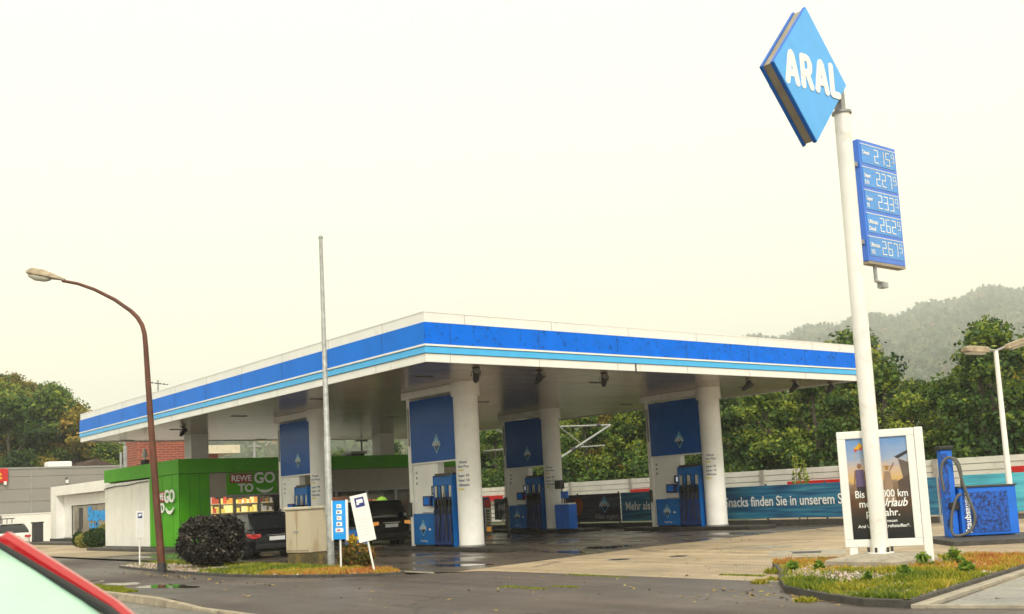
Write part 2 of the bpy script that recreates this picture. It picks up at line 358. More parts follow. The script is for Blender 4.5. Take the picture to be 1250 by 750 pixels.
# ------------------------------------------------------------------ planted islands
def island(pts, name, kerbmat, h=.09, wd=.09, fill=None, fh=.06):
    P = [Vector((p[0], p[1], 0)) for p in pts]; n = len(P); c = sum(P, Vector())/n
    # stones along the border
    m = M()
    for i in range(n):
        a, b = P[i], P[(i+1) % n]; L_ = (b-a).length; k = max(1, int(L_/.9)); d = (b-a)/k; nn = Vector((-d.y, d.x, 0)).normalized()
        if nn.dot(c-a) < 0: nn = -nn
        for j in range(k):
            s, e = a+d*j+d*.008, a+d*(j+1)-d*.008
            q = [s, e, e+nn*wd, s+nn*wd]
            if (q[1]-q[0]).cross(q[2]-q[1]).z < 0: q = q[::-1]
            m.prism([p+Vector((0, 0, -.05)) for p in q], (0, 0, h+.05), kerbmat)
    tag(m.build(name+'_kerb', bevel=.008), kind='structure')
    q = [(p.x+(c.x-p.x)*.012, p.y+(c.y-p.y)*.012) for p in P]
    return sheet(name+'_soil', q, fh, fill)
def inside(P, poly):
    x, y = P[:, 0], P[:, 1]; r = np.zeros(len(P), bool); n = len(poly); j = n-1
    for i in range(n):
        xi, yi = poly[i]; xj, yj = poly[j]
        cnd = ((yi > y) != (yj > y)) & (x < (xj-xi)*(y-yi)/(yj-yi+1e-12)+xi); r ^= cnd; j = i
    return r
soil = ground_mat('bed_soil', (.11, .085, .055), (.06, .05, .03), 1.5, wet=(.8, .95))
islA = [(-4.05, 10.9), (-4.25, 8.5), (-4.42, 5), (-4.42, 2), (-4.1, .2), (-3.5, -1.3), (-2.9, -2.3), (-2.45, -2.45), (-2.15, -2.0), (-2.1, 2), (-2.15, 7), (-2.5, 10.5), (-3.2, 11.9)]
zz = lambda x, y: tuple(at_z(x, y).to_2d())
islB = [zz(943, 693), zz(953, 705), zz(951, 712), zz(958, 724), zz(1000, 733), zz(1052, 741), zz(1112, 743.5), zz(1272, 691), zz(1275, 684), zz(1140, 686), zz(1030, 687), zz(962, 687)]
islB[7] = (islB[7][0]+2, islB[7][1]+.5) if False else islB[7]
island(islA, 'left_bed', kerb_dark, fill=soil, h=.07)
island(islB, 'right_bed', kerb_dark, fill=soil, h=.10, wd=.11, fh=.07)
rng = np.random.default_rng(5)
grass_m = leaf_mat('grass_blades', [(.07, .13, .012), (.17, .22, .018), (.36, .34, .03), (.52, .34, .06), (.50, .17, .06)], trans=.25, objvar=0)
gravel_m = leaf_mat('gravel_stones', [(.10, .09, .08), (.28, .24, .2), (.48, .43, .38), (.34, .17, .12), (.62, .58, .52)], trans=0, rough=.8, objvar=0)
def scatter(poly, n, rng):
    P = np.array(poly); lo, hi = P.min(0), P.max(0); out = np.zeros((0, 2))
    while len(out) < n:
        q = rng.uniform(lo, hi, (n, 2)); out = np.vstack([out, q[inside(q, poly)]])
    return out[:n]
def nval(P, s, seed):
    r = np.random.default_rng(seed); v = np.zeros(len(P))
    for k in range(6):
        d = r.normal(size=2)*s*(1+k*.6); v += np.sin(P @ d + r.uniform(0, 6.28))/(1+k*.4)
    return v/2.6
def grass(poly, n, name, h, z0, seed, keep, tintf, label=None):
    r = np.random.default_rng(seed); P = scatter(poly, n, r); P = P[keep(P, r)]; n = len(P)
    hh = h*r.uniform(.4, 1.3, n)*(1+.7*np.clip(nval(P, 3, seed+1), -.6, 1)); an = r.uniform(0, 6.28, n); wdt = .008+r.uniform(0, .012, n)
    d = np.stack([np.cos(an), np.sin(an), np.zeros(n)], 1)*wdt[:, None]; lean = r.normal(0, .45, (n, 3))*hh[:, None]; lean[:, 2] = hh
    b = np.concatenate([P, np.full((n, 1), z0)], 1)
    V = np.stack([b-d, b+d, b+lean*.6+d*.7, b+lean], 1)
    return tag(np_quads(V, tintf(P, r), grass_m, name), label, 'grass', None, 'stuff')
def gravel(poly, n, name, s, z0, seed, keep, label):
    r = np.random.default_rng(seed); P = scatter(poly, n, r); P = P[keep(P, r)]; n = len(P)
    sz = s*r.uniform(.5, 1.5, (n, 1, 1))*r.uniform(.6, 1.2, (n, 1, 3)); 
    base = np.array([[1,0,0],[.3,.95,0],[-.8,.6,0],[-.8,-.6,0],[.3,-.95,0],[0,0,.8]])[None]+r.normal(0, .18, (n, 6, 3))
    W = base*sz + np.concatenate([P, np.full((n, 1), z0)], 1)[:, None, :]
    tri = [(0,1,5),(1,2,5),(2,3,5),(3,4,5),(4,0,5)]
    V = np.stack([W[:, list(t)] for t in tri], 1).reshape(-1, 3, 3)
    t = np.repeat(r.uniform(0, 1, n), 5)
    return tag(np_quads(V, t, gravel_m, name, nv=3), label, 'gravel', None, 'stuff')
insA = [(-3.4+(x+3.4)*.95, 4.5+(y-4.5)*.985) for x, y in islA]
cB = np.mean(np.array(islB), 0); insB = [tuple(cB+(np.array(p)-cB)*.975) for p in islB]
# left bed: gravel on the far left part, grass towards the signs
gravel(insA, 5200, 'gravel_bed', .035, .062, 11, lambda P, r: (P[:, 1] > 3.0)+(r.uniform(size=len(P)) < .12) > 0, 'pale gravel around the rusty lamp post and dark bush')
gaps = lambda P, r: r.uniform(size=len(P)) < np.where(P[:, 1] > 4.2, np.where(P[:, 0] > -3.1, .55, .03), 1.0)
grass(insA, 34000, 'grass', .075, .06, 12, gaps, lambda P, r: np.clip(.40+.25*nval(P, 1.6, 3)+.22*np.clip(1.6-P[:, 1], 0, 1.4)+r.normal(0, .13, len(P))+np.clip(-.08*(P[:, 1]-0), -.12, .25), 0, 1), 'yellowing grass in the bed below the cabinet and leaning sign')
# right bed
pyl = (1.33, -11.46)
front = lambda P: (P[:, 0]-P[:, 1]*.0)
def keepB(P, r):
    # bare gravel band between the rear kerb and the front grass
    t = (P[:, 0]-islB[3][0])/(3.2)
    band = np.exp(-((P[:, 0]-(-.45+.0*P[:, 1]))/.75)**2)*(P[:, 1] > -13)
    foot = np.abs(P-np.array([1.33, -11.46])).max(1) < .86
    stand = (P[:, 0] > .3) & (P[:, 0] < 2.7) & (P[:, 1] > -12.2)
    return (r.uniform(size=len(P)) < np.clip(.75-band*.9-.45*stand+.75*nval(P, 2.6, 9), .04, 1)) & ~foot
grass(insB, 60000, 'grass', .075, .07, 14, keepB, lambda P, r: np.clip(.52+.33*nval(P, 1.9, 4)+r.normal(0, .13, len(P))+.18*np.clip(P[:, 0]+.3, -1, 1)-.16*np.clip(-P[:, 0]-1.2, 0, 1), 0, 1), 'green and orange grass around the pylon foot')
gravel(insB, 7500, 'gravel_bed', .032, .072, 15, lambda P, r: P[:, 0] < 2.6, 'reddish gravel in the bed under the poster stand')
# weeds along kerbs
kerbline = [(-7.48, 3.2), (-7.48, .2), (-7.2, .1), (-7.05, 1.5), (-7.2, 3.2)]
grass(kerbline, 9000, 'grass', .045, .008, 16, lambda P, r: r.uniform(size=len(P)) < .9, lambda P, r: np.clip(.3+r.normal(0, .12, len(P)), 0, 1), 'thin strip of grass behind the street kerb')
def puff(px, py, n, s):
    c = at_z(px, py); return [(c.x-s, c.y-s), (c.x+s, c.y-s), (c.x+s, c.y+s), (c.x-s, c.y+s)]
for px, py, s in ((945, 708, .12), (928, 713, .1), (985, 735, .12), (944, 700, .12)):
    grass(puff(px, py, 0, s), 260, 'weed_tuft', .06, .006, int(px), lambda P, r: r.uniform(size=len(P)) < .8, lambda P, r: np.clip(.4+r.normal(0, .2, len(P)), 0, 1), f'weeds at the foot of the right bed kerb, patch {"by the corner" if px == 945 else "out on the asphalt" if px == 928 else "at the front" if px == 985 else "behind the corner"}')
# leafy weeds in the right bed
weed_m = leaf_mat('weed_leaves', [(.07, .16, .02), (.15, .26, .03), (.26, .36, .05)], trans=.3, objvar=.2)
wp = [(1128, 693, .34, 'broad leafy weed beside the right leg of the poster stand'), (1105, 706, .25, 'leafy weed in front of the pylon foot, right side'),
      (968, 697, .22, 'small leafy weed behind the corner of the right bed'), (1166, 690, .4, 'tall thin weed standing in the grass below the vacuum'),
      (1000, 696, .2, 'leafy weed left of the poster stand'), (1060, 712, .2, 'light green weed at the front of the pylon foot'), (1180, 700, .25, 'leafy weed at the edge of the grey path')]
for i, (px, py, h, lb) in enumerate(wp):
    r = np.random.default_rng(70+i); c = at_z(px, py, .07); n = 110; h *= .75
    an = r.uniform(0, 6.28, n); rr = r.uniform(0, h*.55, n); P = np.stack([rr*np.cos(an), rr*np.sin(an), r.uniform(.02, h, n)*(1-rr/h*.6)], 1)
    o = np_quads(cards(P, .055, r, np.array([[0, 0, 1.]]*n), .9, 2.2), r.uniform(0, 1, n), weed_m, 'weed_plant'); o.location = c
    tag(o, lb, 'weed', 'leafy weeds in the right bed')
# puddles lying in the hollows of the paving
pud = mat('puddle_water', (.045, .042, .038), .04, var=.2, spec=.8)
def puddle(px, py, rx, ry, z, seed, ang=0.0):
    c = at_z(px, py, z); r = random.Random(seed); ph = [r.uniform(0, 6.28) for _ in range(4)]; pts = []
    for k in range(40):
        a_ = 2*math.pi*k/40; rr = 1+.22*math.sin(2*a_+ph[0])+.16*math.sin(3*a_+ph[1])+.10*math.sin(5*a_+ph[2])+.06*math.sin(9*a_+ph[3])
        x, y = rx*rr*math.cos(a_), ry*rr*math.sin(a_); pts.append((c.x+x*math.cos(ang)-y*math.sin(ang), c.y+x*math.sin(ang)+y*math.cos(ang)))
    sheet('puddle', pts, z, pud)
for i, a_ in enumerate(((205, 716, .36, 1.0, .0102), (150, 713, .25, .7, .0102), (170, 688, .9, 1.6, .0045), (236, 690, .5, .9, .0045), (560, 690, .35, .9, .0082), (742, 668, .6, .8, .0082), (690, 674, .35, .7, .0082))):
    puddle(*a_, 40+i)
for i, (px, py, rx, ry) in enumerate(((640, 718, .10, .55), (728, 703.6, .05, .85), (690, 717, .07, .3), (905, 703, .07, .5))):
    c = at_z(px, py); q = [(c.x-rx, c.y-ry), (c.x+rx, c.y-ry), (c.x+rx, c.y+ry), (c.x-rx, c.y+ry)]
    grass(q, 1500, 'moss', .014, .006, 90+i, lambda P, r: r.uniform(size=len(P)) < np.clip(.5+.6*nval(P, 9, 3), 0, 1), lambda P, r: np.clip(.28+r.normal(0, .12, len(P)), 0, 1), f'thin moss in the asphalt near the tan paving, {["by the manhole", "along the paving edge", "in the middle of the footway", "beside the right bed"][i]}')
lr = np.random.default_rng(61); lp_ = np.concatenate([scatter([(-7, -12), (-1, -12), (-1.5, 10), (-6, 10)], 150, lr), scatter([(-2, -10), (6, -9), (9, -2), (-1, -3)], 110, lr), scatter([(-5.2, -4), (-4.4, 9), (-5.3, 9)], 130, lr), lr.normal(0, 1, (150, 2))*[.8, 1.2]+np.array([-2.6, -12.6])])
lz = np.full((len(lp_), 1), .016)
tag(np_quads(cards(np.concatenate([lp_, lz], 1), .05, lr, np.array([[0, 0, 1.]]*len(lp_)), .18), lr.uniform(0, 1, len(lp_)), leaf_mat('fallen_leaf', [(.10, .06, .02), (.35, .22, .04), (.5, .36, .08), (.2, .2, .05)], 0, objvar=0), 'fallen_leaves'), 'small yellow and brown leaves lying on the asphalt', 'leaves', None, 'stuff')
# manhole covers and drain
def disc(name, px, py, r, label, grp):
    c = at_z(px, py); t = thing(name, label, 'manhole cover', (c.x, c.y, .006), 0, grp)
    M().cyl((0, 0), r, -.02, .006, concrete, 28).build('frame', t)
    m = M().cyl((0, 0), r*.8, -.02, .012, dark, 28)
    for k in range(5): m.box(-r*.6, r*.6, -.3*r+(k-1.5)*r*.25, -.3*r+(k-1.5)*r*.25+.02, .0125, .017, dark)
    m.build('cover', t)
disc('manhole_cover', 108, 711, .36, 'round manhole cover in the footway near the street kerb', 'manhole covers')
disc('manhole_cover', 756, 684, .3, 'dark manhole cover in the tan pavers before the shaded damp area', 'manhole covers')
disc('manhole_cover', 828, 680, .25, 'small manhole cover in the tan pavers, right of the larger dark one', 'manhole covers')
c = at_z(935, 668); t = thing('drain_cover', 'square grey drain cover set in tan pavers', 'drain cover', (c.x, c.y, .004))
M().box(-.45, .45, -.45, .45, -.02, .006, grey).build('frame', t); M().box(-.38, .38, -.38, .38, -.02, .010, concrete).build('cover', t)
c = at_z(985, 675); t = thing('drain_cover', 'large concrete access cover in the pavers before the right bed', 'drain cover', (c.x, c.y, .004), .6)
M().box(-.9, .9, -.8, .8, -.02, .005, concrete).build('frame', t); M().box(-.3, .3, -.3, .3, -.02, .011, dark).build('cover', t)

# ================================================================== CANOPY  (0,0)-(18.55,28.4)
LX, LY = 18.55, 28.4; ZB, ZT = 4.99, 6.25
can = thing('fuel_canopy', 'large flat forecourt canopy with blue and white fascia', 'canopy')
def ring(m, z0, z1, out, mt, th=.06, joints=None):
    m.box(-out, LX+out, -out, -out+th, z0, z1, mt); m.box(-out, LX+out, LY+out-th, LY+out, z0, z1, mt)
    m.box(-out, -out+th, -out+th, LY+out-th, z0, z1, mt); m.box(LX+out-th, LX+out, -out+th, LY+out-th, z0, z1, mt)
zA, zB_, zC, zD = 5.20, 5.375, 5.435, 5.985       # lip top, cyan top, white line top, blue top
mm = M(); ring(mm, ZB, zA, 0, white)
mm.build('lower_lip', can)
for nm, a0, a1, out, mt in (('cyan_stripe', zA+.012, zB_, .035, cyan), ('white_line', zB_+.012, zC, .06, white_clean)):
    mm = M(); ring(mm, a0, a1, out, mt); mm.build(nm, can)
# blue band: clean left, algae-spotted front; panel joints
mm = M(); o_ = .03
mm.box(-o_, -o_+.05, 0, LY, zC+.012, zD, blue); mm.box(LX+o_-.05, LX+o_, 0, LY, zC+.012, zD, blue)
mm.box(-o_, LX+o_, -o_, -o_+.03, zC+.012, zD, algae_blue); mm.box(-o_, LX+o_, LY, LY+o_, zC+.012, zD, blue)
mm.build('blue_band', can)
mm = M()
xj = [.75]; 
while xj[-1] < LX-1: xj.append(xj[-1]+2.95)
for x in xj: mm.box(x-.006, x+.006, -o_-.004, -o_+.01, zC+.012, zD, dark_blue)
yj = list(np.arange(2.0, LY, 2.95))
for y in yj: mm.box(-o_-.004, -o_+.01, y-.006, y+.006, zC+.012, zD, dark_blue)
mm.build('blue_seam', can)
mm = M(); ring(mm, zD+.014, ZT, .0, white, .08)
mm.build('upper_band', can)
mm = M()
for x in xj: mm.box(x+.5-.005, x+.5+.005, -.004, .01, zD+.02, ZT-.01, grey); mm.box(x-.005, x+.005, -.004, .01, ZB+.01, zA-.01, grey)
for y in yj: mm.box(-.004, .01, y-.005, y+.005, zD+.02, ZT-.01, grey); mm.box(-.004, .01, y+.4-.005, y+.4+.005, ZB+.01, zA-.01, grey)
mm.build('white_seam', can)
mm = M(); ring(mm, ZT-.0, ZT+.03, .012, white_clean, .12); mm.box(.05, LX-.05, .05, LY-.05, ZT-.12, ZT-.08, grey)
mm.build('roof', can)
# soffit: long sheet strips running along X with small gaps
mm = M(); y = .07
while y < LY-.1:
    mm.box(.07, LX-.07, y, min(y+.280, LY-.07), 5.03+.002*math.sin(y*7), 5.06, soffit_m); y += .30
mm.box(.06, LX-.06, .06, LY-.06, 5.065, 5.08, dark)
mm.build('soffit', can)
for x in (1.9, 8.6, 16.0):
    for y in np.arange(3.0, LY, 6.2): M().box(x-.3, x+.3, y-.07, y+.07, 5.012, 5.03, dark).build('soffit_vent', can)
# rear support above the shop roof
M().box(3.5, 4.3, 24.1, 24.9, 3.9, 5.03, white_col).build('column', can)
M().box(13.3, 14.1, 24.1, 24.9, 3.9, 5.03, white_col).build('column', can)
# clip / small hook on the lip
M().box(7.35, 7.38, -.03, 0, 4.93, 5.2, dark).build('cable_clip', can)
# roof aerial
t = thing('roof_aerial', 'small TV aerial standing on the left side of the canopy roof', 'aerial', (.4, 19.6, 6.28))
mm = M().tube([(0,0,0), (0,0,.55)], .02, dark, 6).tube([(-.5,-.3,.42), (.5,.3,.42)], .012, dark, 5)
for k in range(5): a_ = -.4+.2*k; mm.tube([(a_-.06, a_*.6+.14-.02, .42), (a_+.06, a_*.6-.14, .42)], .01, dark, 5)
mm.tube([(-.5,-.3,.15), (-.5,-.3,.62)], .012, dark, 5).build('antenna', t)

# floodlights hanging from the soffit behind the fascia
def floodlight(loc, rz, label, down=.0):
    t = thing('floodlight', label, 'floodlight', loc, rz, 'black floodlights under the canopy edge')
    M().box(-.1, .1, -.05, .05, -.03, 0, black).box(-.02, .02, -.02, .02, -.2, -.03, black).build('bracket', t)
    T = Matrix.Translation((0, 0, -.24)) @ Matrix.Rotation(R_(-38+down), 4, 'X')
    m = M(); pts = [T @ Vector(p) for p in ((0, .2, 0), (0, .1, 0), (0, -.12, 0), (0, -.2, 0))]
    m.tube(pts, [.06, .085, .1, .115], dark, 14); m.build('housing', t, smooth=True)
    M().tube([T @ Vector((0, -.203, 0)), T @ Vector((0, -.212, 0))], .1, grey, 14).build('lens', t)
    M().tube([(-.13, 0, -.24), (-.13, 0, -.12), (.13, 0, -.12), (.13, 0, -.24)], .014, black, 6).build('yoke', t)
for px, rz, lb in ((581, -.5, 'leftmost black floodlight, just right of the canopy corner'), (658, .1, 'second black floodlight from the canopy corner'),
                   (737, -.6, 'third floodlight from the canopy corner, tilted left'), (911, .5, 'floodlight under the canopy edge above the right pump'),
                   (968, .2, 'floodlight right of the right pump column, near the pylon'), (1012, 0, 'farthest floodlight at the right end of the canopy')):
    p = at_y(px, 455, .9); floodlight((p.x, .9, 5.03), rz, lb)
p = at_x(223, 520, 1.6); floodlight((1.6, p.y, 5.03), 2.2, 'lone floodlight under the far left end of the canopy')

# ================================================================== PUMP ISLANDS, SUPPORTS, PUMPS
logo_c = mat('logo_cyan', (.20, .55, .8), .35, var=.05); logo_d = mat('logo_navy', (.01, .025, .10), .35, var=.05); logo_w = mat('logo_silver', (.62, .66, .68), .35)
def logo(parent, loc, w, h, right=(0, -1, 0), name='logo', bright=False):
    r = Vector(right); n = r.cross(Vector((0, 0, 1))); m = M(); L_ = Vector(loc)
    def rh(k, off, mt, top=1, bot=1):
        pts = [L_+n*off+Vector((0, 0, h/2*k*top)), L_+n*off-r*w/2*k, L_+n*off-Vector((0, 0, h/2*k*bot)), L_+n*off+r*w/2*k]
        m.poly(pts[::1], mt)
    rh(1, .004, logo_c); rh(.86, .007, logo_d)
    m.poly([L_+n*.010+Vector((0, 0, h/2*.7)), L_+n*.010-r*w/2*.62+Vector((0, 0, h*.06)), L_+n*.010+r*w/2*.62+Vector((0, 0, h*.06))], logo_c)
    m.build(name, parent)
    text('ARAL', w*.42, tuple(L_+n*.012), right, (0, 0, 1), logo_w, parent, 'lettering', .03, .002)

UN = {1: (4.08, 4.02), 3: (3.78, 12.7), 4: (14.4, 3.42), 2: (13.72, 11.4)}
nick = {1: 'the nearest pump, before the shop', 3: 'the pump behind the flagpole', 4: 'the right-hand pump near the poster stand', 2: 'the far middle pump with the waste bin'}
def support(k, nsl=2.86):
    x, y = UN[k]
    t = thing('canopy_support', f'white pier and round column at {nick[k]}', 'canopy support', (x, y, 0), 0, 'canopy supports at the pumps')
    M().tube([(0, 0, .12), (0, 0, 4.62)], .375, white_col, 40).build('round_column', t, smooth=True)
    M().tube([(0, 0, .12), (0, 0, .17)], .40, grey, 40).build('column_base', t, smooth=True)
    M().tube([(0, 0, 4.62), (0, 0, 5.03)], .44, white_col, 40).box(-.26, .26, .2, nsl+.32, 4.80, 5.02, white_col).build('head_beam', t)
    M().box(-.17, .17, nsl-.02, nsl+.17, .12, 4.8, white_col).box(-.12, .12, 1.45, nsl-.021, .12, 2.74, white_col).build('pier', t, bevel=.008)
    pn = M().box(-.19, -.14, .30, nsl-.04, 2.74, 4.72, blue_panel).box(.14, .19, .30, nsl-.04, 2.74, 4.72, blue_panel).build('sign_panel', t, bevel=.006)
    M().box(-.205, -.13, .28, nsl-.03, 2.69, 2.735, white_clean).box(-.13, .13, .30, nsl-.04, 2.745, 4.72, white_clean).build('panel_frame', t)
    logo(pn, (-.195, 1.35, 3.27), .42, .62)
    # notices on the round column and pictograms on the pier
    nt_ = []
    for i, (s, z) in enumerate((('Diesel', 2.62), ('Lkw Plus', 2.49), ('Super 95', 2.22), ('Super 10', 2.08), ('Ultimate', 1.94))):
        ob = text(s, .105, (0, 0, z), (1, 0, 0), (0, 0, 1), dark_blue, t, 'column_lettering', .012, 0)
        for v in ob.data.vertices:       # wrap round the column, on the side facing the road
            a_ = v.co.x/.383 + R_(-62); v.co.x, v.co.y = .383*math.sin(a_+R_(0)), -.383*math.cos(a_)
        nt_.append(ob)
    ym = M()
    for z in (2.36, 1.80):
        pts = []
        for i in range(7):
            a_ = (-.2+i*.035)/.382+R_(-62); pts.append((.384*math.sin(a_), -.384*math.cos(a_), z+.012*math.sin(i*2)))
        ym.loft([[p, (p[0], p[1], p[2]+.035)] for p in pts], yellow, closed=False, caps=False)
    ym.build('yellow_mark', t)
    pm_ = M()
    for i in range(3): pm_.box(-.127, -.12, nsl-.25, nsl-.17, 2.05+i*.17, 2.13+i*.17, grey)
    pm_.build('pictogram', t)
    M().box(-.20, -.171, nsl+.03, nsl+.1, 3.3, 4.5, grey).build('downpipe', t)
    M().box(-.25, -.17, nsl+.04, nsl+.16, 1.05, 1.5, dark).build('extinguisher_box', t, bevel=.02)
    return t
disp_m = mat('display', (.35, .37, .4), .2, emit=(.8, .85, 1), estr=.35)
nz_cols = [mat('label_grey', (.5, .5, .5), .5), mat('label_white', (.75, .75, .75), .5)]
def pump(k):
    x, y = UN[k]
    t = thing('fuel_pump', f'blue fuel pump with hanging hoses at {nick[k]}', 'fuel pump', (x, y, .12), 0, 'blue fuel pumps')
    cab = M().box(-.36, .36, 1.42, 2.58, .06, 1.02, pump_blue).build('cabinet', t, bevel=.015)
    M().box(-.33, .33, 1.45, 2.55, 0, .06, black).build('plinth', t)
    logo(cab, (-.362, 2.03, .58), .36, .52)
    M().box(-.366, -.36, 1.62, 1.72, .5, .56, white_clean).build('badge', cab)
    text('Bezahlung', .09, (-.366, 2.0, .18), (0, -1, 0), (0, 0, 1), logo_w, cab, 'lettering', 0, .001)
    bd = M().box(-.26, .26, .42, 1.40, .02, 1.85, dark_blue).box(-.34, .34, .42, 1.40, 1.85, 2.12, pump_blue).build('hose_tower', t, bevel=.012)
    M().box(-.36, .36, .40, .44, .0, 2.16, pump_blue).box(-.36, .36, 1.38, 1.41, 1.0, 2.16, pump_blue).build('tower_side', t, bevel=.01)
    M().box(-.3, .3, .44, 1.38, 2.13, 2.22, dark).build('tower_cap', t)
    for i in range(5):
        yy = .53+i*.19
        nz = M().box(-.345, -.30, yy-.055, yy+.055, 1.50, 1.84, nz_cols[i % 2] if i % 2 == 0 else pump_blue).build('grade_label', bd)
        nm = M().box(-.40, -.26, yy-.03, yy+.03, 1.22, 1.42, black).tube([(-.38, yy, 1.2), (-.44, yy-.01, 1.08), (-.40, yy-.02, .95)], [.028, .022, .016], dark, 8)
        nm.build('nozzle', t, smooth=False)
        hs = []
        for j in range(13):
            u = j/12; hs.append((-.30-.12*math.sin(u*math.pi)+(.02*math.sin(i*3+u*5)), yy-.05+.05*math.sin(u*6.28+i), 1.9-1.75*math.sin(u*math.pi*.62)))
        M().tube(hs, .021, black, 8).build('hose', t, smooth=True)
    M().box(-.40, -.36, .46, 1.36, .08, 1.0, dark_blue).build('hose_guard', t)
    hd = M().box(-.22, .20, 1.43, 1.72, 1.58, 1.86, dark).build('display_head', t, bevel=.01)
    M().box(-.226, -.22, 1.50, 1.62, 1.64, 1.80, disp_m).build('screen', hd)
    pt = M().box(-.34, -.125, 1.62, 2.05, 1.24, 1.56, dark_blue).build('card_terminal', t, bevel=.02)
    M().box(-.35, -.12, 1.42, 2.05, 1.02, 1.06, grey).build('shelf', t)
    M().box(-.345, -.34, 1.70, 1.97, 1.30, 1.50, blue).build('terminal_screen', pt)
    M().box(-.30, -.15, 1.43, 1.56, 1.25, 1.45, red if k == 2 else pump_blue).build('towel_box', t, bevel=.01)
    return t
isl_m = mat('island_kerb', (.035, .03, .027), .75, var=.3, vscale=4, bump=.4)
for k in (1, 3, 4, 2):
    x, y = UN[k]
    pts = [(x-.62, y-1.9, 0), (x-.4, y-2.25, 0), (x+.4, y-2.25, 0), (x+.62, y-1.9, 0), (x+.62, y+4.0, 0), (x+.4, y+4.35, 0), (x-.4, y+4.35, 0), (x-.62, y+4.0, 0)]
    o = M().prism([(a-x, b-y, 0) for a, b, c in pts], (0, 0, .12), isl_m).build('pump_island', bevel=.02); o.location = (x, y, 0)
    tag(o, f'low dark kerb island carrying {nick[k]}', 'pump island', 'pump islands')
    support(k); pump(k)

# bins and buckets by the pumps
def waste_station(loc, label):
    t = thing('waste_station', label, 'waste bin', loc)
    for i in range(2):
        M().box(-.22, .22, -.42+i*.43, -.01+i*.43, .02, .98, vac_blue).build('bin', t, bevel=.02)
        M().box(-.2, .2, -.40+i*.43, -.03+i*.43, .98, 1.03, white_clean).build('lid', t, bevel=.01)
    M().box(-.02, .02, .0, .03, 1.03, 1.25, grey).box(-.1, .02, -.2, .15, 1.22, 1.5, vac_blue).build('towel_dispenser', t, bevel=.015)
    M().box(-.14, .1, .1, .45, 1.6, 1.95, dark).build('paper_holder', t, bevel=.03)
    M().box(.0, .04, .18, .24, .98, 1.7, grey).build('post', t)
    return t
waste_station((13.3, 10.25, .12), 'twin blue waste bins beside the column of the far middle pump')
# ================================================================== SHOP
SX, SY, SH = 1.91, 21.5, 3.78
XE = 16.4
bld = thing('shop_building', 'green and white filling station shop behind the pumps', 'building')
green_f = green
wallw = mat('shop_white', (.83, .82, .79), .55, var=.05, vscale=2)
mm = M()
mm.box(SX, 3.22, SY, SY+.2, .12, 3.16, green)                      # front left green pier
mm.box(SX, SX+.2, SY+.2, 24.95, .12, 3.16, green)
mm.build('green_wall', bld)
mm = M().box(SX-.012, SX+.2, 24.96, 31.0, .16, 3.1, wallw)
mm.build('white_wall', bld)
mm = M()
for y in np.arange(26.1, 31, 1.15): mm.box(SX-.016, SX-.008, y, y+.005, .16, 3.1, grey)
for y in (22.2, 23.4, 24.6): mm.box(SX-.006, SX+.01, y, y+.012, .16, 3.16, green_dark)
mm.box(SX-.006, SX+.01, SY-.005, SY+.012, .16, SH, green_dark)
for x in (2.35, 2.8): mm.box(x, x+.012, SY-.006, SY+.01, .16, 3.16, green_dark)
mm.build('panel_seam', bld)
mm = M()
for x0 in np.arange(SX-.04, XE, 2.42): mm.box(x0, min(x0+2.408, XE), SY-.06, SY+.14, 3.18, SH, green)
for y0 in np.arange(SY+.15, 31.0, 1.92): mm.box(SX-.04, SX+.16, y0, min(y0+1.908, 31.04), 3.18, SH, green)
mm.build('green_fascia', bld)
M().box(SX, XE, SY+.2, 31, 3.6, 3.74, grey).build('roof', bld)
M().box(SX+.2, XE, 30.8, 31, .1, 3.6, wallw).box(XE-.2, XE, SY, 30.8, .1, 3.6, wallw).build('rear_wall', bld)
M().tube([(SX-.05, 25.0, 3.02), (SX-.05, 26.4, 3.0), (SX-.05, 27.8, 2.94), (SX-.05, 29.5, 2.96), (SX-.05, 31, 2.88)], .025, dark, 6).build('wall_cable', bld)
# strip above the windows
mm = M(); mm.box(3.22, XE-.2, SY+.04, SY+.12, 2.22, 3.16, mat('panel_grey', (.36, .32, .27), .5, var=.06))
mm.build('upper_panel', bld)
M().box(XE-.2, XE+.0, SY, SY+.2, .1, 3.16, wallw).build('end_pier', bld)
# base
M().box(SX-.9, XE, SY-.9, SY-.02, 0, .12, kerb_dark).box(SX-.9, SX-.02, SY-.02, 31, 0, .12, kerb_dark).build('plinth_step', bld)
M().box(SX-.02, XE, SY-.02, 31, 0, .16, dark).build('base', bld)
inner = mat('inner_wall', (.12, .11, .10), .7, var=.2)
M().box(3.3, XE-.3, 27.0, 27.1, .16, 3.5, inner).box(3.25, 3.3, SY+.2, 27, .16, 3.5, inner).box(SX+.3, XE-.3, SY+.3, 27, .13, .165, mat('shop_floor', (.25, .23, .2), .3)).box(3.3, XE-.3, SY+.25, 27, 3.3, 3.34, inner).build('interior', bld)
# glazing in bays
glz = bpy.data.materials.new('shop_glass'); glz.use_nodes = True; n = glz.node_tree; bb = n.nodes['Principled BSDF']
tr = n.nodes.new('ShaderNodeBsdfTransparent'); gl = n.nodes.new('ShaderNodeBsdfGlossy'); gl.inputs['Roughness'].default_value = .03; tr.inputs[0].default_value = (.8, .82, .82, 1)
fr = n.nodes.new('ShaderNodeFresnel'); fr.inputs[0].default_value = 1.45; ms = n.nodes.new('ShaderNodeMixShader')
n.links.new(fr.outputs[0], ms.inputs[0]); n.links.new(tr.outputs[0], ms.inputs[1]); n.links.new(gl.outputs[0], ms.inputs[2]); n.links.new(ms.outputs[0], n.nodes['Material Output'].inputs[0])
bays = [(3.22, 4.35), (4.35, 5.5), (5.5, 6.6), (6.6, 7.7), (7.7, 9.3), (9.3, 10.9), (10.9, 12.5), (12.5, 14.1), (14.1, XE-.2)]
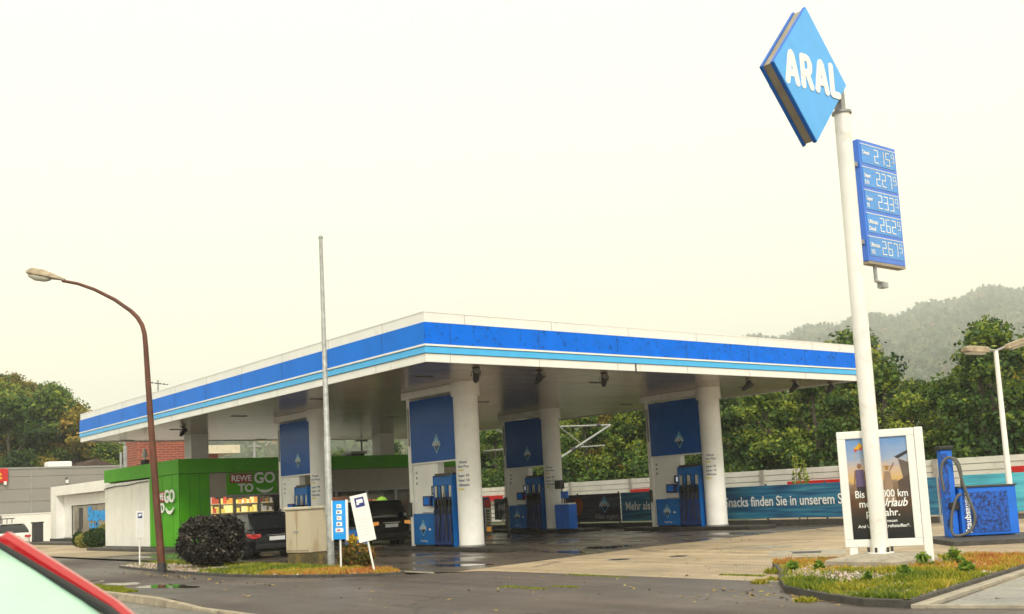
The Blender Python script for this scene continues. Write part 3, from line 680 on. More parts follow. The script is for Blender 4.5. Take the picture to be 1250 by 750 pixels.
for a, b in bays:
    fm = M()
    for q in (a+.0, b-.06): fm.box(q, q+.06, SY+.02, SY+.1, .16, 2.22, grey)
    fm.box(a+.06, b-.06, SY+.02, SY+.1, 2.14, 2.22, grey).box(a+.06, b-.06, SY+.02, SY+.1, .16, .28, grey)
    w_ = fm.build('window_frame', bld)
    M().box(a+.06, b-.06, SY+.05, SY+.06, .28, 2.14, glz).build('pane', w_)
# roof items
M().box(11.6, 12.3, 24, 24.7, 3.74, 4.0, dark).box(11.5, 12.4, 23.9, 24.8, 4.0, 4.12, grey).build('roof_vent', bld)
# letters on the left wall and the front board
def shop_sign(loc, right, sc_, label, extr=.05, board=True):
    t = thing('shop_sign', label, 'shop sign', loc, 0, 'shop signs')
    r = Vector(right); n_ = r.cross(Vector((0, 0, 1)))
    def P(a, z, o): v = r*a + n_*o + Vector((0, 0, z)); return tuple(v)
    lw = letter_w
    if board:
        b_ = M(); q = [P(-1.25*sc_, -.47*sc_, 0), P(1.15*sc_, -.47*sc_, 0), P(1.15*sc_, .47*sc_, 0), P(-1.25*sc_, .47*sc_, 0)]
        b_.prism(q, tuple(n_*.03), green); b_.build('board', t)
    q = [P(-1.1*sc_, .03*sc_, .032), P(-.06*sc_, .03*sc_, .032), P(-.06*sc_, .42*sc_, .032), P(-1.1*sc_, .42*sc_, .032)]
    M().prism(q, tuple(n_*.03), mat('sign_dark_red', (.35, .01, .012), .45)).build('red_plate', t)
    text('REWE', .36*sc_, P(-.58*sc_, .215*sc_, .066+extr*.4), right, (0, 0, 1), lw, t, 'lettering', .02, extr*.4)
    text('TO', .50*sc_, P(-.38*sc_, -.22*sc_, .066+extr*.6), right, (0, 0, 1), lw, t, 'lettering', .03, extr*.6)
    text('GO', .66*sc_, P(.52*sc_, .20*sc_, .066+extr*.6), right, (0, 0, 1), lw, t, 'lettering', .022, extr*.6)
    sm_ = M(); out, inn = [], []
    for i in range(17):
        a_ = R_(205+i*130/16); th = .075*sc_*math.sin((i+.5)/17*math.pi)+.035*sc_
        cx, cz = .52*sc_, -.05*sc_
        out.append(P(cx+(.46*sc_)*math.cos(a_), cz+.40*sc_*math.sin(a_), .06)); inn.append(P(cx+(.46*sc_-th)*math.cos(a_), cz+(.40*sc_-th*1.2)*math.sin(a_), .06))
    for i in range(16): sm_.prism([out[i], out[i+1], inn[i+1], inn[i]], tuple(n_*extr), lw)
    sm_.build('smile_mark', t)
    return t
shop_sign((5.22, SY+.03, 2.68), (1, 0, 0), .98, 'shop sign board over the entrance behind the dark hatchback', .02)
shop_sign((SX-.0, 22.95, 2.02), (0, -1, 0), 1.12, 'raised shop sign on the green side wall behind the rusty lamp post', .035, board=False)

# interior: shelves and goods, lamp light put in as their own glow
rr = random.Random(3)
goods_glow = [mat('goods_'+str(i), c, .5, var=.1, emit=c, estr=1.1) for i, c in enumerate([(.9, .62, .08), (.95, .75, .2), (.9, .35, .05), (.85, .85, .7), (.6, .08, .03), (.95, .8, .35), (.75, .55, .1)])]
goods_glow_dim = [mat('goods_dim_'+str(i), c, .5, var=.1, emit=c, estr=.35) for i, c in enumerate([(.7, .35, .1), (.85, .8, .7), (.6, .08, .06), (.8, .8, .85), (.25, .2, .1)])]
shelf_w = mat('shelf_glow', (.8, .7, .4), .5, emit=(1, .8, .4), estr=.6)
def shelf(x0, x1, y, label, mats_, zt=2.05, dense=.85):
    t = thing('store_shelf', label, 'shelf', ((x0+x1)/2, y, .165), 0, 'lit goods shelves inside the shop')
    w_ = (x1-x0)/2
    M().box(-w_, w_, .2, .24, 0, zt-.1, inner).box(-w_, w_, -.2, .2, 0, .1, inner).box(-w_, -w_+.03, -.2, .2, .1, zt-.1, inner).box(w_-.03, w_, -.2, .2, .1, zt-.1, inner).build('frame', t)
    for lv in (.5, .9, 1.3, 1.7):
        if lv > zt-.3: continue
        s_ = M().box(-w_+.03, w_-.03, -.2, .2, lv-.03, lv, shelf_w).build('shelf_board', t)
        g_ = M(); x = -w_+.06
        while x < w_-.12:
            d = rr.uniform(.06, .2); h = rr.uniform(.14, .32)
            if rr.random() < dense: g_.box(x, x+d-.01, -.18, .0, lv, lv+h, rr.choice(mats_))
            x += d
        g_.build('goods', s_)
shelf(3.35, 4.25, 23.0, 'yellow lit goods shelf at the left end of the shop window', goods_glow)
shelf(4.75, 6.6, 24.2, 'long warm lit shelf of goods behind the dark hatchback', goods_glow)
shelf(6.9, 8.0, 25.5, 'dim shelf of goods deeper in the shop', goods_glow_dim)
shelf(11.1, 13.6, 24.6, 'bright shelf of packaged goods seen above the dark pickup', goods_glow_dim[:4]+goods_glow[3:4], 1.95)
shelf(9.4, 10.3, 25.4, 'small goods shelf in the middle of the shop', goods_glow_dim)
o = M().tube([(0, 0, 0), (0, 0, .1), (0, 0, .25), (0, 0, .38), (0, 0, .45)], [.12, .24, .28, .2, .03], mat('green_balloon', (.35, .6, .03), .4, emit=(.4, .8, .05), estr=.5), 14).build('hanging_lamp', smooth=True)
o.location = at_y(466, 610, 23.8); o.location.z -= .3
tag(o, 'glowing green globe lamp hanging inside the shop window', 'lamp')
def ceil_lamp(x, y, p, col, label):
    t = thing('ceiling_lamp', label, 'lamp', (x, y, 3.25), 0, 'ceiling lamps inside the shop')
    M().box(-.6, .6, -.1, .1, 0, .05, white_clean).build('housing', t)
    ld = bpy.data.lights.new('lamp_tube', 'AREA'); ld.energy = p; ld.color = col; ld.shape = 'RECTANGLE'; ld.size = 1.2; ld.size_y = .2
    lo = bpy.data.objects.new('lamp_tube', ld); C.objects.link(lo); lo.parent = t; lo.location = (0, 0, -.02)
ceil_lamp(5.2, 23.3, 22, (1, .75, .4), 'warm strip lamp above the shelves left in the shop')
ceil_lamp(12.3, 23.5, 18, (1, .85, .7), 'strip lamp above the bright shelf right in the shop')
# ================================================================== CAR WASH, WALL, HALL
cw = thing('car_wash_building', 'low white wash hall with a painted window, left of the shop', 'building', (6.2, 40, 0))
mm = M()
y0, y1 = -8.9, 14.45
mm.box(0, .25, y0, 3.6, .32, 3.72, wallw).box(0, .25, y0, 11.65, 2.40, 3.10, wallw)
mm.box(0, .25, 11.65, y1, .32, 3.72, wallw)
mm.box(0, .25, 3.6, 11.65, .12, .36, wallw).box(0, 9, y1-.2, y1+.05, 0, 3.72, wallw)
mm.build('wall', cw)
M().box(-.5, .3, y0, y1+.1, 3.12, 3.74, wallw).box(.3, 9, y0, y1+.1, 3.5, 3.7, grey).build('roof_band', cw)
M().box(-.5, .0, y1-1.2, y1+.1, 0.28, 3.12, wallw).build('corner_pier', cw)
M().box(-.55, .0, y0, y1+.15, 0, .28, dark).build('plinth', cw)
win_m = mat('wash_window', (.30, .26, .2), .12, var=.35, vscale=.9, coat=.5)
wf = M().box(.05, .12, 3.6, 11.65, .36, .42, dark).box(.05, .12, 3.6, 11.65, 2.34, 2.4, dark).box(.05, .12, 11.59, 11.65, .42, 2.34, dark).box(.05, .12, 3.6, 3.66, .42, 2.34, dark).build('window', cw)
M().box(.08, .10, 3.66, 11.59, .42, 2.34, win_m).build('pane', wf)
M().box(.06, .078, 9.4, 10.2, .9, 2.2, dark).box(.06, .078, 9.7, 10.6, .6, .9, dark).build('pane_reflection_poster', wf)
blob = mat('paint_blue', (.01, .34, .85), .5, var=.15)
text('Super', 1.15, (.05, 6.3, 1.75), (0, -1, 0), (0, 0, 1), blob, wf, 'painted_lettering', .06, .004, xs=1.45)
text('Wäsche', 1.05, (.05, 5.6, .78), (0, -1, 0), (0, 0, 1), blob, wf, 'painted_lettering', .05, .004, xs=1.35)
# hall
hall_m = mat('hall_grey', (.27, .26, .24), .5, var=.05, vscale=.6)
hl = thing('warehouse', 'long grey panel clad hall behind the wash hall', 'building', (0, 60.5, 0))
mm = M()
zs = [0, 2.0, 3.05, 4.2, 5.0, 5.18]
zs = [0, 2.1, 2.95, 3.85, 4.75, 5.32]
for a, b in zip(zs[:-1], zs[1:]): mm.box(-30, 26, 0, .3, a+.015, b-.015, hall_m)
mm.box(-30, 26, .05, 14, 0, 5.3, hall_m)
mm.build('wall', hl)
mm = M()
for x in (-20, -11, -2, 5.9, 13.5, 21): mm.box(x, x+.12, -.02, .0, 0, 5.3, grey)
mm.box(-30, 26, -.06, .35, 5.3, 5.42, grey)
mm.build('trim', hl)
t = thing('wall_lamp', 'small white lamp on the grey hall wall, right one', 'wall lamp', at_y(81, 588, 60.45), 0, 'small lamps on the grey hall')
M().box(-.08, .08, -.25, 0, -.12, .12, white_clean).build('head', t); M().box(-.04, .04, -.15, 0, .12, .3, dark).build('bracket', t)
copy_thing(t, at_y(5.5, 590, 60.45), 'small white lamp below the red sign on the grey hall')
sg = thing('wall_sign', 'red sign with yellow letters at the left end of the hall', 'sign', at_y(-4, 581, 60.4))
M().box(-1.7, .72, -.12, 0, -.5, .5, red).build('board', sg, bevel=.02)
text('ldst', .75, (-.25, -.13, 0), (1, 0, 0), (0, 0, 1), yellow, sg, 'lettering', .03, .01)
o = None
ww = M().box(3.9, 12.5, 60.0, 60.2, -.05, 2.02, wallw).box(3.8, 12.5, 59.96, 60.24, 2.02, 2.1, white_clean).build('boundary_wall'); tag(ww, 'plain white wall in front of the grey hall', 'wall')
t = thing('roof_skylight', 'white rooflight box on top of the grey hall', 'rooflight', (at_y(71, 570, 66).x, 66, 5.3))
M().box(-.9, .9, -.6, .6, 0, .75, white_clean).build('glazing', t, bevel=.1); M().box(-1, 1, -.7, .7, 0, .2, grey).build('kerb', t)
gt = thing('gate', 'dark metal gate and rail at the left end of the white wall', 'gate', at_y(1, 667, 59.5))
gm_ = M()
for k in range(6): gm_.box(-.9+k*.32, -.86+k*.32, -.02, .02, 0, 1.9, dark)
gm_.box(-.95, .9, -.03, .03, .2, .26, dark).box(-.95, .9, -.03, .03, 1.85, 1.92, dark).build('bars', gt)
bn = thing('wheeled_bin', 'dark wheeled bin standing beside the wash hall corner', 'bin', (at_z(69.5, 664).x, 54.9, 0))
M().box(-.3, .3, -.3, .3, .1, 1.35, dark).build('body', bn, bevel=.04); M().box(-.33, .33, -.33, .36, 1.35, 1.45, black).build('lid', bn, bevel=.02); M().tube([(-.3,.3,.1),(.3,.3,.1)], .1, black).build('wheel', bn)
# hedges by the wash hall
def leaf_ball(name, label, cat, loc, rx, ry, rz_, n, size, m, seed, group=None, flat=0, stem=True):
    r = np.random.default_rng(seed); t = thing(name, label, cat, loc, 0, group)
    d = unit(r.normal(size=(n, 3))); rad = 1-np.abs(r.normal(0, .09, (n, 1)))+.05*np.sin(d[:, :1]*7+seed)*np.cos(d[:, 1:2]*6)+.05*np.sin(d[:, :1]*9+d[:, 2:]*5+1)*np.cos(d[:, 1:2]*8)+.045*np.sin(d[:, :1]*19+d[:, 2:]*13)+.10*(r.uniform(size=(n, 1)) < .04)
    dd_ = np.sign(d)*np.abs(d)**(.72 if flat else 1.0); P = dd_*rad*np.array([rx, ry, rz_])*(1+.05*np.sin(d[:, :1]*11+d[:, 2:]*9)); P[:, 2] = np.where(P[:, 2] > rz_*(1-flat), rz_*(1-flat)+r.normal(0, .03, n), P[:, 2]); P[:, 2] += rz_
    P = P[P[:, 2] > .03]; n = len(P)
    np_quads(cards(P, size, r, d[:n]+np.array([0, 0, .3]), .8), np.clip(.5+r.normal(0, .2, n)+.15*np.sin(P[:, 0]*9)*np.cos(P[:, 1]*8+P[:, 2]*7), 0, 1), m, 'foliage', t)
    if stem: M().tube([(0, 0, 0), (.03, 0, rz_)], [.05, .03], mat('bark', (.10, .075, .05), .9, var=.3, bump=.6), 8).build('stem', t)
    return t
hedge_g = leaf_mat('hedge_green', [(.012, .035, .008), (.03, .07, .014), (.06, .11, .02)], .15, objvar=.1)
hedge_y = leaf_mat('hedge_yellow', [(.14, .16, .03), (.28, .27, .06), (.4, .36, .1)], .2, objvar=.1)
for px, py, rr_, hh, m_, lb in ((97, 668, .7, .8, hedge_g, 'leftmost small dark hedge ball at the wash hall'), (103, 669, .85, .75, hedge_y, 'yellow-leaved shrub before the painted window'),
                                (117, 669.5, 1.15, 1.0, hedge_g, 'clipped dark green hedge before the painted window'), (127, 667, .8, 1.15, hedge_y, 'pale shrub half hidden by the shop wall')):
    p = at_z(px, py); leaf_ball('garden_shrub', lb, 'shrub', (p.x, p.y, 0), rr_*.48, rr_*.48, hh*.5, 2600, .09, m_, int(px), 'shrubs before the wash hall')
bed = M().box(3.9, 5.6, 33, 56, 0, .12, kerb_dark).build('planting_strip'); tag(bed, kind='structure')
# buildings behind the shop
brick = bpy.data.materials.new('red_brick'); brick.use_nodes = True; n = brick.node_tree; b = n.nodes['Principled BSDF']
gg = n.nodes.new('ShaderNodeNewGeometry'); sp = n.nodes.new('ShaderNodeSeparateXYZ'); cb = n.nodes.new('ShaderNodeCombineXYZ'); ad = n.nodes.new('ShaderNodeMath')
n.links.new(gg.outputs['Position'], sp.inputs[0]); n.links.new(sp.outputs[0], ad.inputs[0]); n.links.new(sp.outputs[1], ad.inputs[1])
n.links.new(ad.outputs[0], cb.inputs[0]); n.links.new(sp.outputs[2], cb.inputs[1])
bt = n.nodes.new('ShaderNodeTexBrick'); bt.inputs['Scale'].default_value = 1; bt.inputs['Brick Width'].default_value = .5; bt.inputs['Row Height'].default_value = .16; bt.inputs['Mortar Size'].default_value = .02
bt.inputs['Color1'].default_value = (.30, .055, .03, 1); bt.inputs['Color2'].default_value = (.19, .035, .02, 1); bt.inputs['Mortar'].default_value = (.3, .17, .12, 1)
n.links.new(cb.outputs[0], bt.inputs[0]); n.links.new(bt.outputs[0], b.inputs['Base Color']); b.inputs['Roughness'].default_value = .85
p = at_y(168, 560, 46); pe = at_y(254, 560, 46)
bb_ = thing('brick_building', 'red brick building behind the shop with a flat roof', 'building', (p.x, 46, 0))
W_ = pe.x-p.x
M().box(0, W_*.78, 0, 2.2, 0, 6.6, brick).box(W_*.78+.005, W_+1.2, 1.2, 6, 0, 5.4, brick).build('wall', bb_)
M().box(-.2, W_*.78+.2, -.2, 2.4, 6.6, 6.9, wallw).build('roof', bb_)
M().box(W_*.78+.01, W_+2.4, .3, 6, 5.4, 5.95, mat('cream_band', (.62, .56, .42), .6)).build('eaves', bb_)
M().tube([(W_*.72, -.1, .2), (W_*.72, -.1, 6.6)], .08, rust, 8).build('downpipe', bb_)
bm_ = mat('dark_tiles', (.06, .035, .028), .8, var=.3)
p = at_y(119, 560, 70); q = at_y(92, 572, 70); q2 = at_y(150, 572, 70)
bh = thing('barn', 'dark brown gable roof rising behind the grey hall', 'building', (p.x, 70, 0))
M().prism([(q.x-p.x-.6, 0, 5.4), (q2.x-p.x+.6, 0, 5.4), (0, 0, p.z)], (0, 9, 0), bm_).build('roof', bh); M().box(q.x-p.x, q2.x-p.x, .3, 8.7, 0, 5.4, bm_).build('wall', bh)
# small flues and poles on the roofs
def roof_pole(name, px, py0, py1, y, r, label, cat, m_, cap=None):
    a, b = at_y(px, py1, y), at_y(px+1, py0, y); t = thing(name, label, cat, (a.x, y, 3.7))
    M().tube([(0, 0, 0), (0, 0, b.z-3.7)], r, m_, 10).build('pipe', t)
    if cap: cap(t, b.z-3.7)
    return t
roof_pole('roof_flue', 153, 545, 574, 33, .10, 'twin grey flue pipe on the roof left of the green fascia', 'flue', galv, lambda t, z: M().tube([(-.22, 0, 0), (-.22, 0, z-.3)], .06, galv, 8).build('side_pipe', t))
roof_pole('roof_beacon', 177, 548, 568, 27, .05, 'small white lamp with a dark base on the shop roof', 'roof lamp', white_clean, lambda t, z: (M().tube([(0, 0, 0), (0, 0, .35)], .2, dark, 12).build('base', t), M().tube([(0, 0, .5), (0, 0, z)], [.16, .05], white_clean, 12).build('cap', t)))
roof_pole('roof_mast', 442, 537, 560, 29, .05, 'slim dark mast with a lamp head behind the shop roof', 'mast', dark, lambda t, z: M().box(-.35, .35, -.1, .1, z-.1, z, dark).build('head', t))
roof_pole('lattice_mast', 311, 540, 562, 60, .12, 'far grey mast seen over the shop roof', 'mast', grey, lambda t, z: M().box(-.6, .6, -.05, .05, z-.4, z-.25, grey).build('cross_arm', t))

# ================================================================== CARS
tyre = mat('tyre', (.018, .018, .019), .8, var=.2); rim = mat('rim', (.32, .32, .33), .3, metal=.7); 
tail_r = mat('tail_red', (.42, .01, .015), .2, emit=(.6, .01, .01), estr=.08, coat=.5); tail_o = mat('tail_orange', (.75, .28, .03), .2, emit=(1, .4, .05), estr=.25, coat=.5)
plate_w = mat('plate', (.75, .76, .78), .4); chrome = mat('chrome', (.6, .6, .62), .15, metal=.9)
def car(name, label, loc, rz, paint, L=4.2, W=1.8, H=1.45, glass=None, lights=None, boxy=0.0, belt=.95, plate='', pr_=.045):
    t = thing(name, label, 'car', loc, rz); g = glass or glass_dark; h2 = W/2; xr, xf = -L/2, L/2; rw = .33; wx = (xr+.78, xf-.85)
    def interp(x, tab):
        for (a, va), (b, vb) in zip(tab[:-1], tab[1:]):
            if x <= b: u = (x-a)/(b-a); u = u*u*(3-2*u)*.5+u*.5; return va+(vb-va)*u
        return tab[-1][1]
    ztop = [(xr, belt-.28), (xr+.06, belt-.06), (xr+.2, belt), (xf-1.25, belt+.02), (xf-.35, belt-.18), (xf-.05, belt-.36), (xf, belt-.5)]
    hw = [(xr, h2*.80), (xr+.1, h2*.92), (xr+.5, h2), (xf-.7, h2), (xf-.15, h2*.86), (xf, h2*.66)]
    zb0 = [(xr, .42), (xr+.15, .26), (xf-.2, .22), (xf, .34)]
    xs_ = sorted(set([xr, xr+.03, xr+.08, xr+.15, xr+.25, xf-.25, xf-.12, xf-.05, xf] + [xr+.3+i*(L-.6)/34 for i in range(35)]))
    rings = []
    for x in xs_:
        w_ = interp(x, hw); zt = interp(x, ztop); zb = interp(x, zb0); arch = zb
        for c_ in wx:
            d = abs(x-c_)
            if d < rw+.07: arch = max(arch, rw+math.sqrt(max(0, (rw+.07)**2-d*d))*.98)
        zb2 = min(arch, zt-.1); mid = max(.5*(zb2+zt), zb2+.02)
        rg = [(x, -w_*.93, zb2), (x, -w_, max(zb2+.03, .48)), (x, -w_*1.0, max(mid, zb2+.05)), (x, -w_*.975, zt-.07), (x, -w_*.90, zt-.005), (x, -w_*.4, zt+.02),
              (x, w_*.4, zt+.02), (x, w_*.90, zt-.005), (x, w_*.975, zt-.07), (x, w_*1.0, max(mid, zb2+.05)), (x, w_, max(zb2+.03, .48)), (x, w_*.93, zb2)]
        rings.append(rg[::-1])
    M().loft(rings, paint).build('body', t, smooth=True)
    M().box(xr+.25, xf-.25, -h2*.8, h2*.8, .2, .5, black).build('underbody', t)
    # greenhouse
    rb, rt, ft, fb = xr+.12+.02, xr+.66-.42*boxy, xf-2.05+.2*boxy, xf-1.12
    wb, wt = h2*.90, h2*.70
    def gpt(u, s_, zt_):   # u 0..1 from belt to roof
        return u
    N_ = 5; rings = []
    for j in range(N_+1):
        u = j/N_; e = u**1.0; bl = math.sin(u*math.pi)*.035
        xa, xb = rb+(rt-rb)*e-bl, fb+(ft-fb)*e+bl; ww_ = wb+(wt-wb)*(u**1.5); z = belt-.0+(H-.035-belt)*u
        bow = .10
        rings.append([(xa-bow*.6, 0, z), (xa, -ww_*.8, z), (xa+.06, -ww_, z), ((xa+xb)/2, -ww_-.01, z), (xb-.12, -ww_, z), (xb, -ww_*.8, z), (xb+bow, 0, z),
                      (xb, ww_*.8, z), (xb-.12, ww_, z), ((xa+xb)/2, ww_+.01, z), (xa+.06, ww_, z), (xa, ww_*.8, z)])
    M().loft(rings, g).build('windows', t, smooth=True)
    top = rings[-1]
    rr2 = [[(x*1.0, y_*1.03, z-.03) for x, y_, z in top], [(x, y_*1.02, z+.012) for x, y_, z in top], [((x-(rt+ft)/2)*.93+(rt+ft)/2, y_*.86, z+.035) for x, y_, z in top], [((x-(rt+ft)/2)*.6+(rt+ft)/2, y_*.4, z+.045) for x, y_, z in top]]
    M().loft(rr2, paint).build('roof', t, smooth=True)
    for s_ in (-1, 1):
        M().tube([(fb-.06, s_*wb*.985, belt-.01), (fb+(ft-fb)*.5-.06, s_*(wb+(wt-wb)*.36)*.995, belt+(H-belt)*.5), (ft-.06, s_*wt*.99, H-.03)], [pr_, pr_*.9, pr_], paint, 8).build('front_pillar', t, smooth=True)
        c0, c1 = (rb+.12, s_*(wb+.0), belt-.01), (rb+.62, s_*(wb+.0), belt-.01); c2, c3 = (rt+.34, s_*(wt+.012), H-.04), (rt+.02, s_*(wt+.008), H-.04)
        M().prism([c0, c1, c2, c3] if s_ < 0 else [c3, c2, c1, c0], (0, s_*.012, 0), paint).build('rear_pillar', t)
        M().tube([(xr+L*.47, s_*(wb+.012), belt), (xr+L*.46, s_*(wt+.014), H-.04)], .03, black, 6).build('centre_pillar', t)
        M().box(fb-.28, fb-.12, s_*(wb+.02), s_*(wb+.20), belt+.0, belt+.13, paint).build('mirror', t, bevel=.03)
        for c_ in wx:
            wmm = M().tube([(c_, s_*(h2-.21), rw), (c_, s_*(h2+.005), rw)], rw, tyre, 28).build('wheel', t)
            rm = M().tube([(c_, s_*(h2-.0), rw), (c_, s_*(h2+.012), rw)], rw*.64, rim, 20)
            rm.build('rim', wmm)
            M().tube([(c_, s_*(h2-.3), rw), (c_, s_*(h2-.22), rw)], rw+.06, black, 24).build('wheel_well', t)
        hl_ = M().box(xf-.32, xf-.08, s_*h2*.45, s_*h2*.88, belt-.40, belt-.27, chrome).build('headlight', t, bevel=.04)
        lt = lights or tail_r
        M().prism([(xr+.012, s_*h2*.62, belt-.14), (xr+.008, s_*h2*.90, belt-.15), (xr+.30, s_*h2*1.005, belt-.13), (xr+.24, s_*h2*1.005, belt-.22), (xr+.004, s_*h2*.90, belt-.29), (xr+.0, s_*h2*.62, belt-.25)][::s_], (-.03, 0, 0), lt).build('taillight', t)
    M().box(xr-.02, xr+.02, -.26, .26, belt-.36, belt-.24, plate_w).build('number_plate', t)
    M().box(xr-.03, xr+.1, -h2*.78, h2*.78, .30, .46, black).build('bumper', t, bevel=.03)
    M().box(xr-.005, xr+.02, -.35, .35, belt-.20, belt-.185, chrome).build('trim', t)
    M().box(rt-.08, rt+.1, -wt*.85, wt*.85, H-.03, H+.0, paint).build('spoiler', t, bevel=.01)
    M().tube([(rb+.02-.08, 0, belt+.02), (rb+.14, -.38, belt+.14)], .012, black, 5).build('wiper', t)
    return t
pt_black = mat('paint_black', (.004, .0045, .008), .22, var=.05, spec=.25, coat=.08); pt_white = mat('paint_white', (.72, .72, .70), .25, var=.03, coat=.5); pt_red = mat('paint_red', (.42, .012, .02), .25, var=.04, coat=.8)
pt_dark2 = mat('paint_dark', (.003, .003, .004), .4, var=.05, spec=.15)
car('parked_car', 'black hatchback refuelling behind the round dark bush', (.28, 11.25, 0), R_(90), pt_black, belt=.92, H=1.43)
car('parked_car', 'black car with orange tail lights standing behind the leaning white sign', (5.55, 13.1, 0), R_(90), pt_dark2, L=4.5, W=1.75, H=1.62, lights=tail_o, boxy=.8, belt=1.02)
car('parked_car', 'white hatchback parked by the white boundary wall', (.1, 42.3, 0), R_(86), pt_white, L=4.2, W=1.8, H=1.45)
# ---- red car close to the camera
sky_glass = mat('sky_tinted_glass', (.42, .68, .56), .2, var=.05, vscale=5, coat=.1)  # sky reflection put into the pale green glass colour
CFR = {'h': None}
def camframe(r_, f_): p = CAM + R0*r_ + FH*f_; return p
HA = R_(-30)                                   # heading relative to the camera's right, turned towards the lens
h_ = R0*math.cos(HA) + FH*math.sin(HA)
hz_ = math.atan2(h_.y, h_.x)
rc_L, rc_W, rc_H, rc_b = 4.1, 1.75, 1.64, 1.05
# front pillar, far (left) side top in car coordinates
ftx = rc_L/2-2.05; wt_ = rc_W/2*.70
A_ = CAM + R0*(-1.90) + FH*4.05
left = Vector((-h_.y, h_.x, 0))
cc = A_ - h_*(ftx) - left*wt_
rcar = car('parked_car', 'red car close to the camera at the bottom left, windscreen with painted sky reflection', (cc.x, cc.y, -.125), hz_, pt_red, rc_L, rc_W, rc_H, glass=sky_glass, belt=rc_b, pr_=.034)
fb_x, wb_ = rc_L/2-1.12, rc_W/2*.90
for s_ in (-1, 1):
    M().tube([(fb_x-.02, s_*(wb_-.075), rc_b-.002), (fb_x+(ftx-fb_x)*.5+.0, s_*(wb_+(wt_-wb_)*.36-.075), rc_b+(rc_H-rc_b)*.5-.004), (ftx+.0, s_*(wt_-.08), rc_H-.05)], [.02, .018, .016], black, 8).build('windscreen_seal', rcar, smooth=True)
# ================================================================== STREET FURNITURE
# rusty street lamp, left
p = at_z(198, 698, .05)
t = thing('street_lamp', 'rusty brown street lamp with a curved arm over the left bed', 'street lamp', (p.x, p.y, .05))
dirh = (hp(75, 29) - hp(178, 29)).normalized(); 
def lp(px, py):   # point in the lamp's vertical plane
    nrm = Vector((-dirh.y, dirh.x, 0)); d = ray(px, py); k = (p-CAM).dot(nrm)/d.dot(nrm); return CAM+d*k-Vector((p.x, p.y, .05))
pts = [lp(x, y) for x, y in ((198, 697), (190, 600), (183, 500), (178, 425), (176.5, 408), (173.5, 397), (168, 388), (160, 380), (140, 366), (115, 353.5), (95, 346.5), (76, 343))]
M().tube(pts[:4]+pts[4:], [.10, .092, .078, .066, .062, .06, .058, .055, .05, .045, .042, .04], rust, 14).build('pole', t, smooth=True)
M().tube([(0, 0, 0), tuple(pts[0]*.9+pts[1]*.1+Vector((0, 0, 0)))], .112, dark, 14).build('pole_base', t)
e0, e1 = lp(79, 342.5), lp(33, 333); ax = (e1-e0).normalized(); side = Vector((0, 0, 1)).cross(ax).normalized(); upv = ax.cross(side)
hd = M(); lamp_m = mat('lamp_housing', (.36, .29, .2), .6, var=.3, vscale=6, dirt=(.12, .08, .05), damt=.7, dscale=9)
rings = []
for u, wd, ht in ((0, .05, .05), (.18, .09, .08), (.35, .14, .13), (.6, .17, .17), (.9, .16, .16), (1, .08, .08)):
    c_ = e0+(e1-e0)*u; rings.append([c_+side*wd*math.cos(a_)+upv*(ht*math.sin(a_)*(1 if math.sin(a_) > 0 else .35)) for a_ in [2*math.pi*k/14 for k in range(14)]])
hd.loft(rings, lamp_m).build('lamp_head', t, smooth=True)
gb = M(); rings = []
for u, wd, ht in ((.38, .09, .06), (.5, .13, .12), (.75, .14, .14), (.93, .09, .08)):
    c_ = e0+(e1-e0)*u-upv*.03; rings.append([c_+side*wd*math.cos(a_)-upv*abs(ht*math.sin(a_)) if math.sin(a_) > 0 else c_+side*wd*math.cos(a_) for a_ in [2*math.pi*k/12 for k in range(12)]])
gb.loft(rings, mat('lamp_glass', (.62, .6, .5), .25, var=.08)).build('lamp_glass', t, smooth=True)

# flagpole
p = at_z(404.5, 693, .05)
t = thing('flagpole', 'tall bare galvanised flagpole beside the grey cabinet', 'flagpole', (p.x, p.y, .05))
hgt = 8.15
M().tube([(0, 0, -.05), (0, 0, 3.2), (0, 0, 3.22), (0, 0, hgt)], [.085, .08, .068, .045], galv, 16).build('pole', t, smooth=True)
M().tube([(0, 0, hgt), (0, 0, hgt+.03), (0, 0, hgt+.08)], [.06, .065, .03], galv, 12).build('finial', t)
M().box(-.12, -.07, -.02, .02, 1.2, 1.5, galv).build('cleat', t)
# telecom cabinet
a, b, c_ = at_z(350, 691.5), at_z(378, 691.5), at_z(397, 689)
p = a
t = thing('utility_cabinet', 'weathered cream utility cabinet with stained double doors', 'cabinet', (a.x, a.y, .05))
dv = (b-a); wdt = dv.length; ang = math.atan2(dv.y, dv.x); t.rotation_euler = (0, 0, ang)
cabm = bpy.data.materials.new('cabinet_cream'); cabm.use_nodes = True; n = cabm.node_tree; bb = n.nodes['Principled BSDF']; N = n.nodes.new
tc = N('ShaderNodeTexCoord'); mp = N('ShaderNodeMapping'); mp.inputs['Scale'].default_value = (2.6, 2.6, .6); nz = N('ShaderNodeTexNoise'); nz.inputs['Scale'].default_value = 1; nz.inputs['Detail'].default_value = 6
n.links.new(tc.outputs['Object'], mp.inputs[0]); n.links.new(mp.outputs[0], nz.inputs[0]); rp = N('ShaderNodeValToRGB'); n.links.new(nz.outputs[0], rp.inputs[0])
rp.color_ramp.elements[0].position = .34; rp.color_ramp.elements[0].color = (.36, .25, .14, 1); rp.color_ramp.elements[1].position = .5; rp.color_ramp.elements[1].color = (.52, .45, .33, 1)
n.links.new(rp.outputs[0], bb.inputs['Base Color']); bb.inputs['Roughness'].default_value = .7
hD = .62
base_m = mat('cabinet_base', (.10, .085, .04), .9, var=.3, dirt=(.28, .17, .03), dscale=3, damt=.7, dthr=.5)
M().box(.02, wdt-.02, .03, hD-.03, -.1, .30, base_m).build('plinth', t)
M().box(0, wdt, 0, hD, .30, 1.42, cabm).build('body', t, bevel=.015)
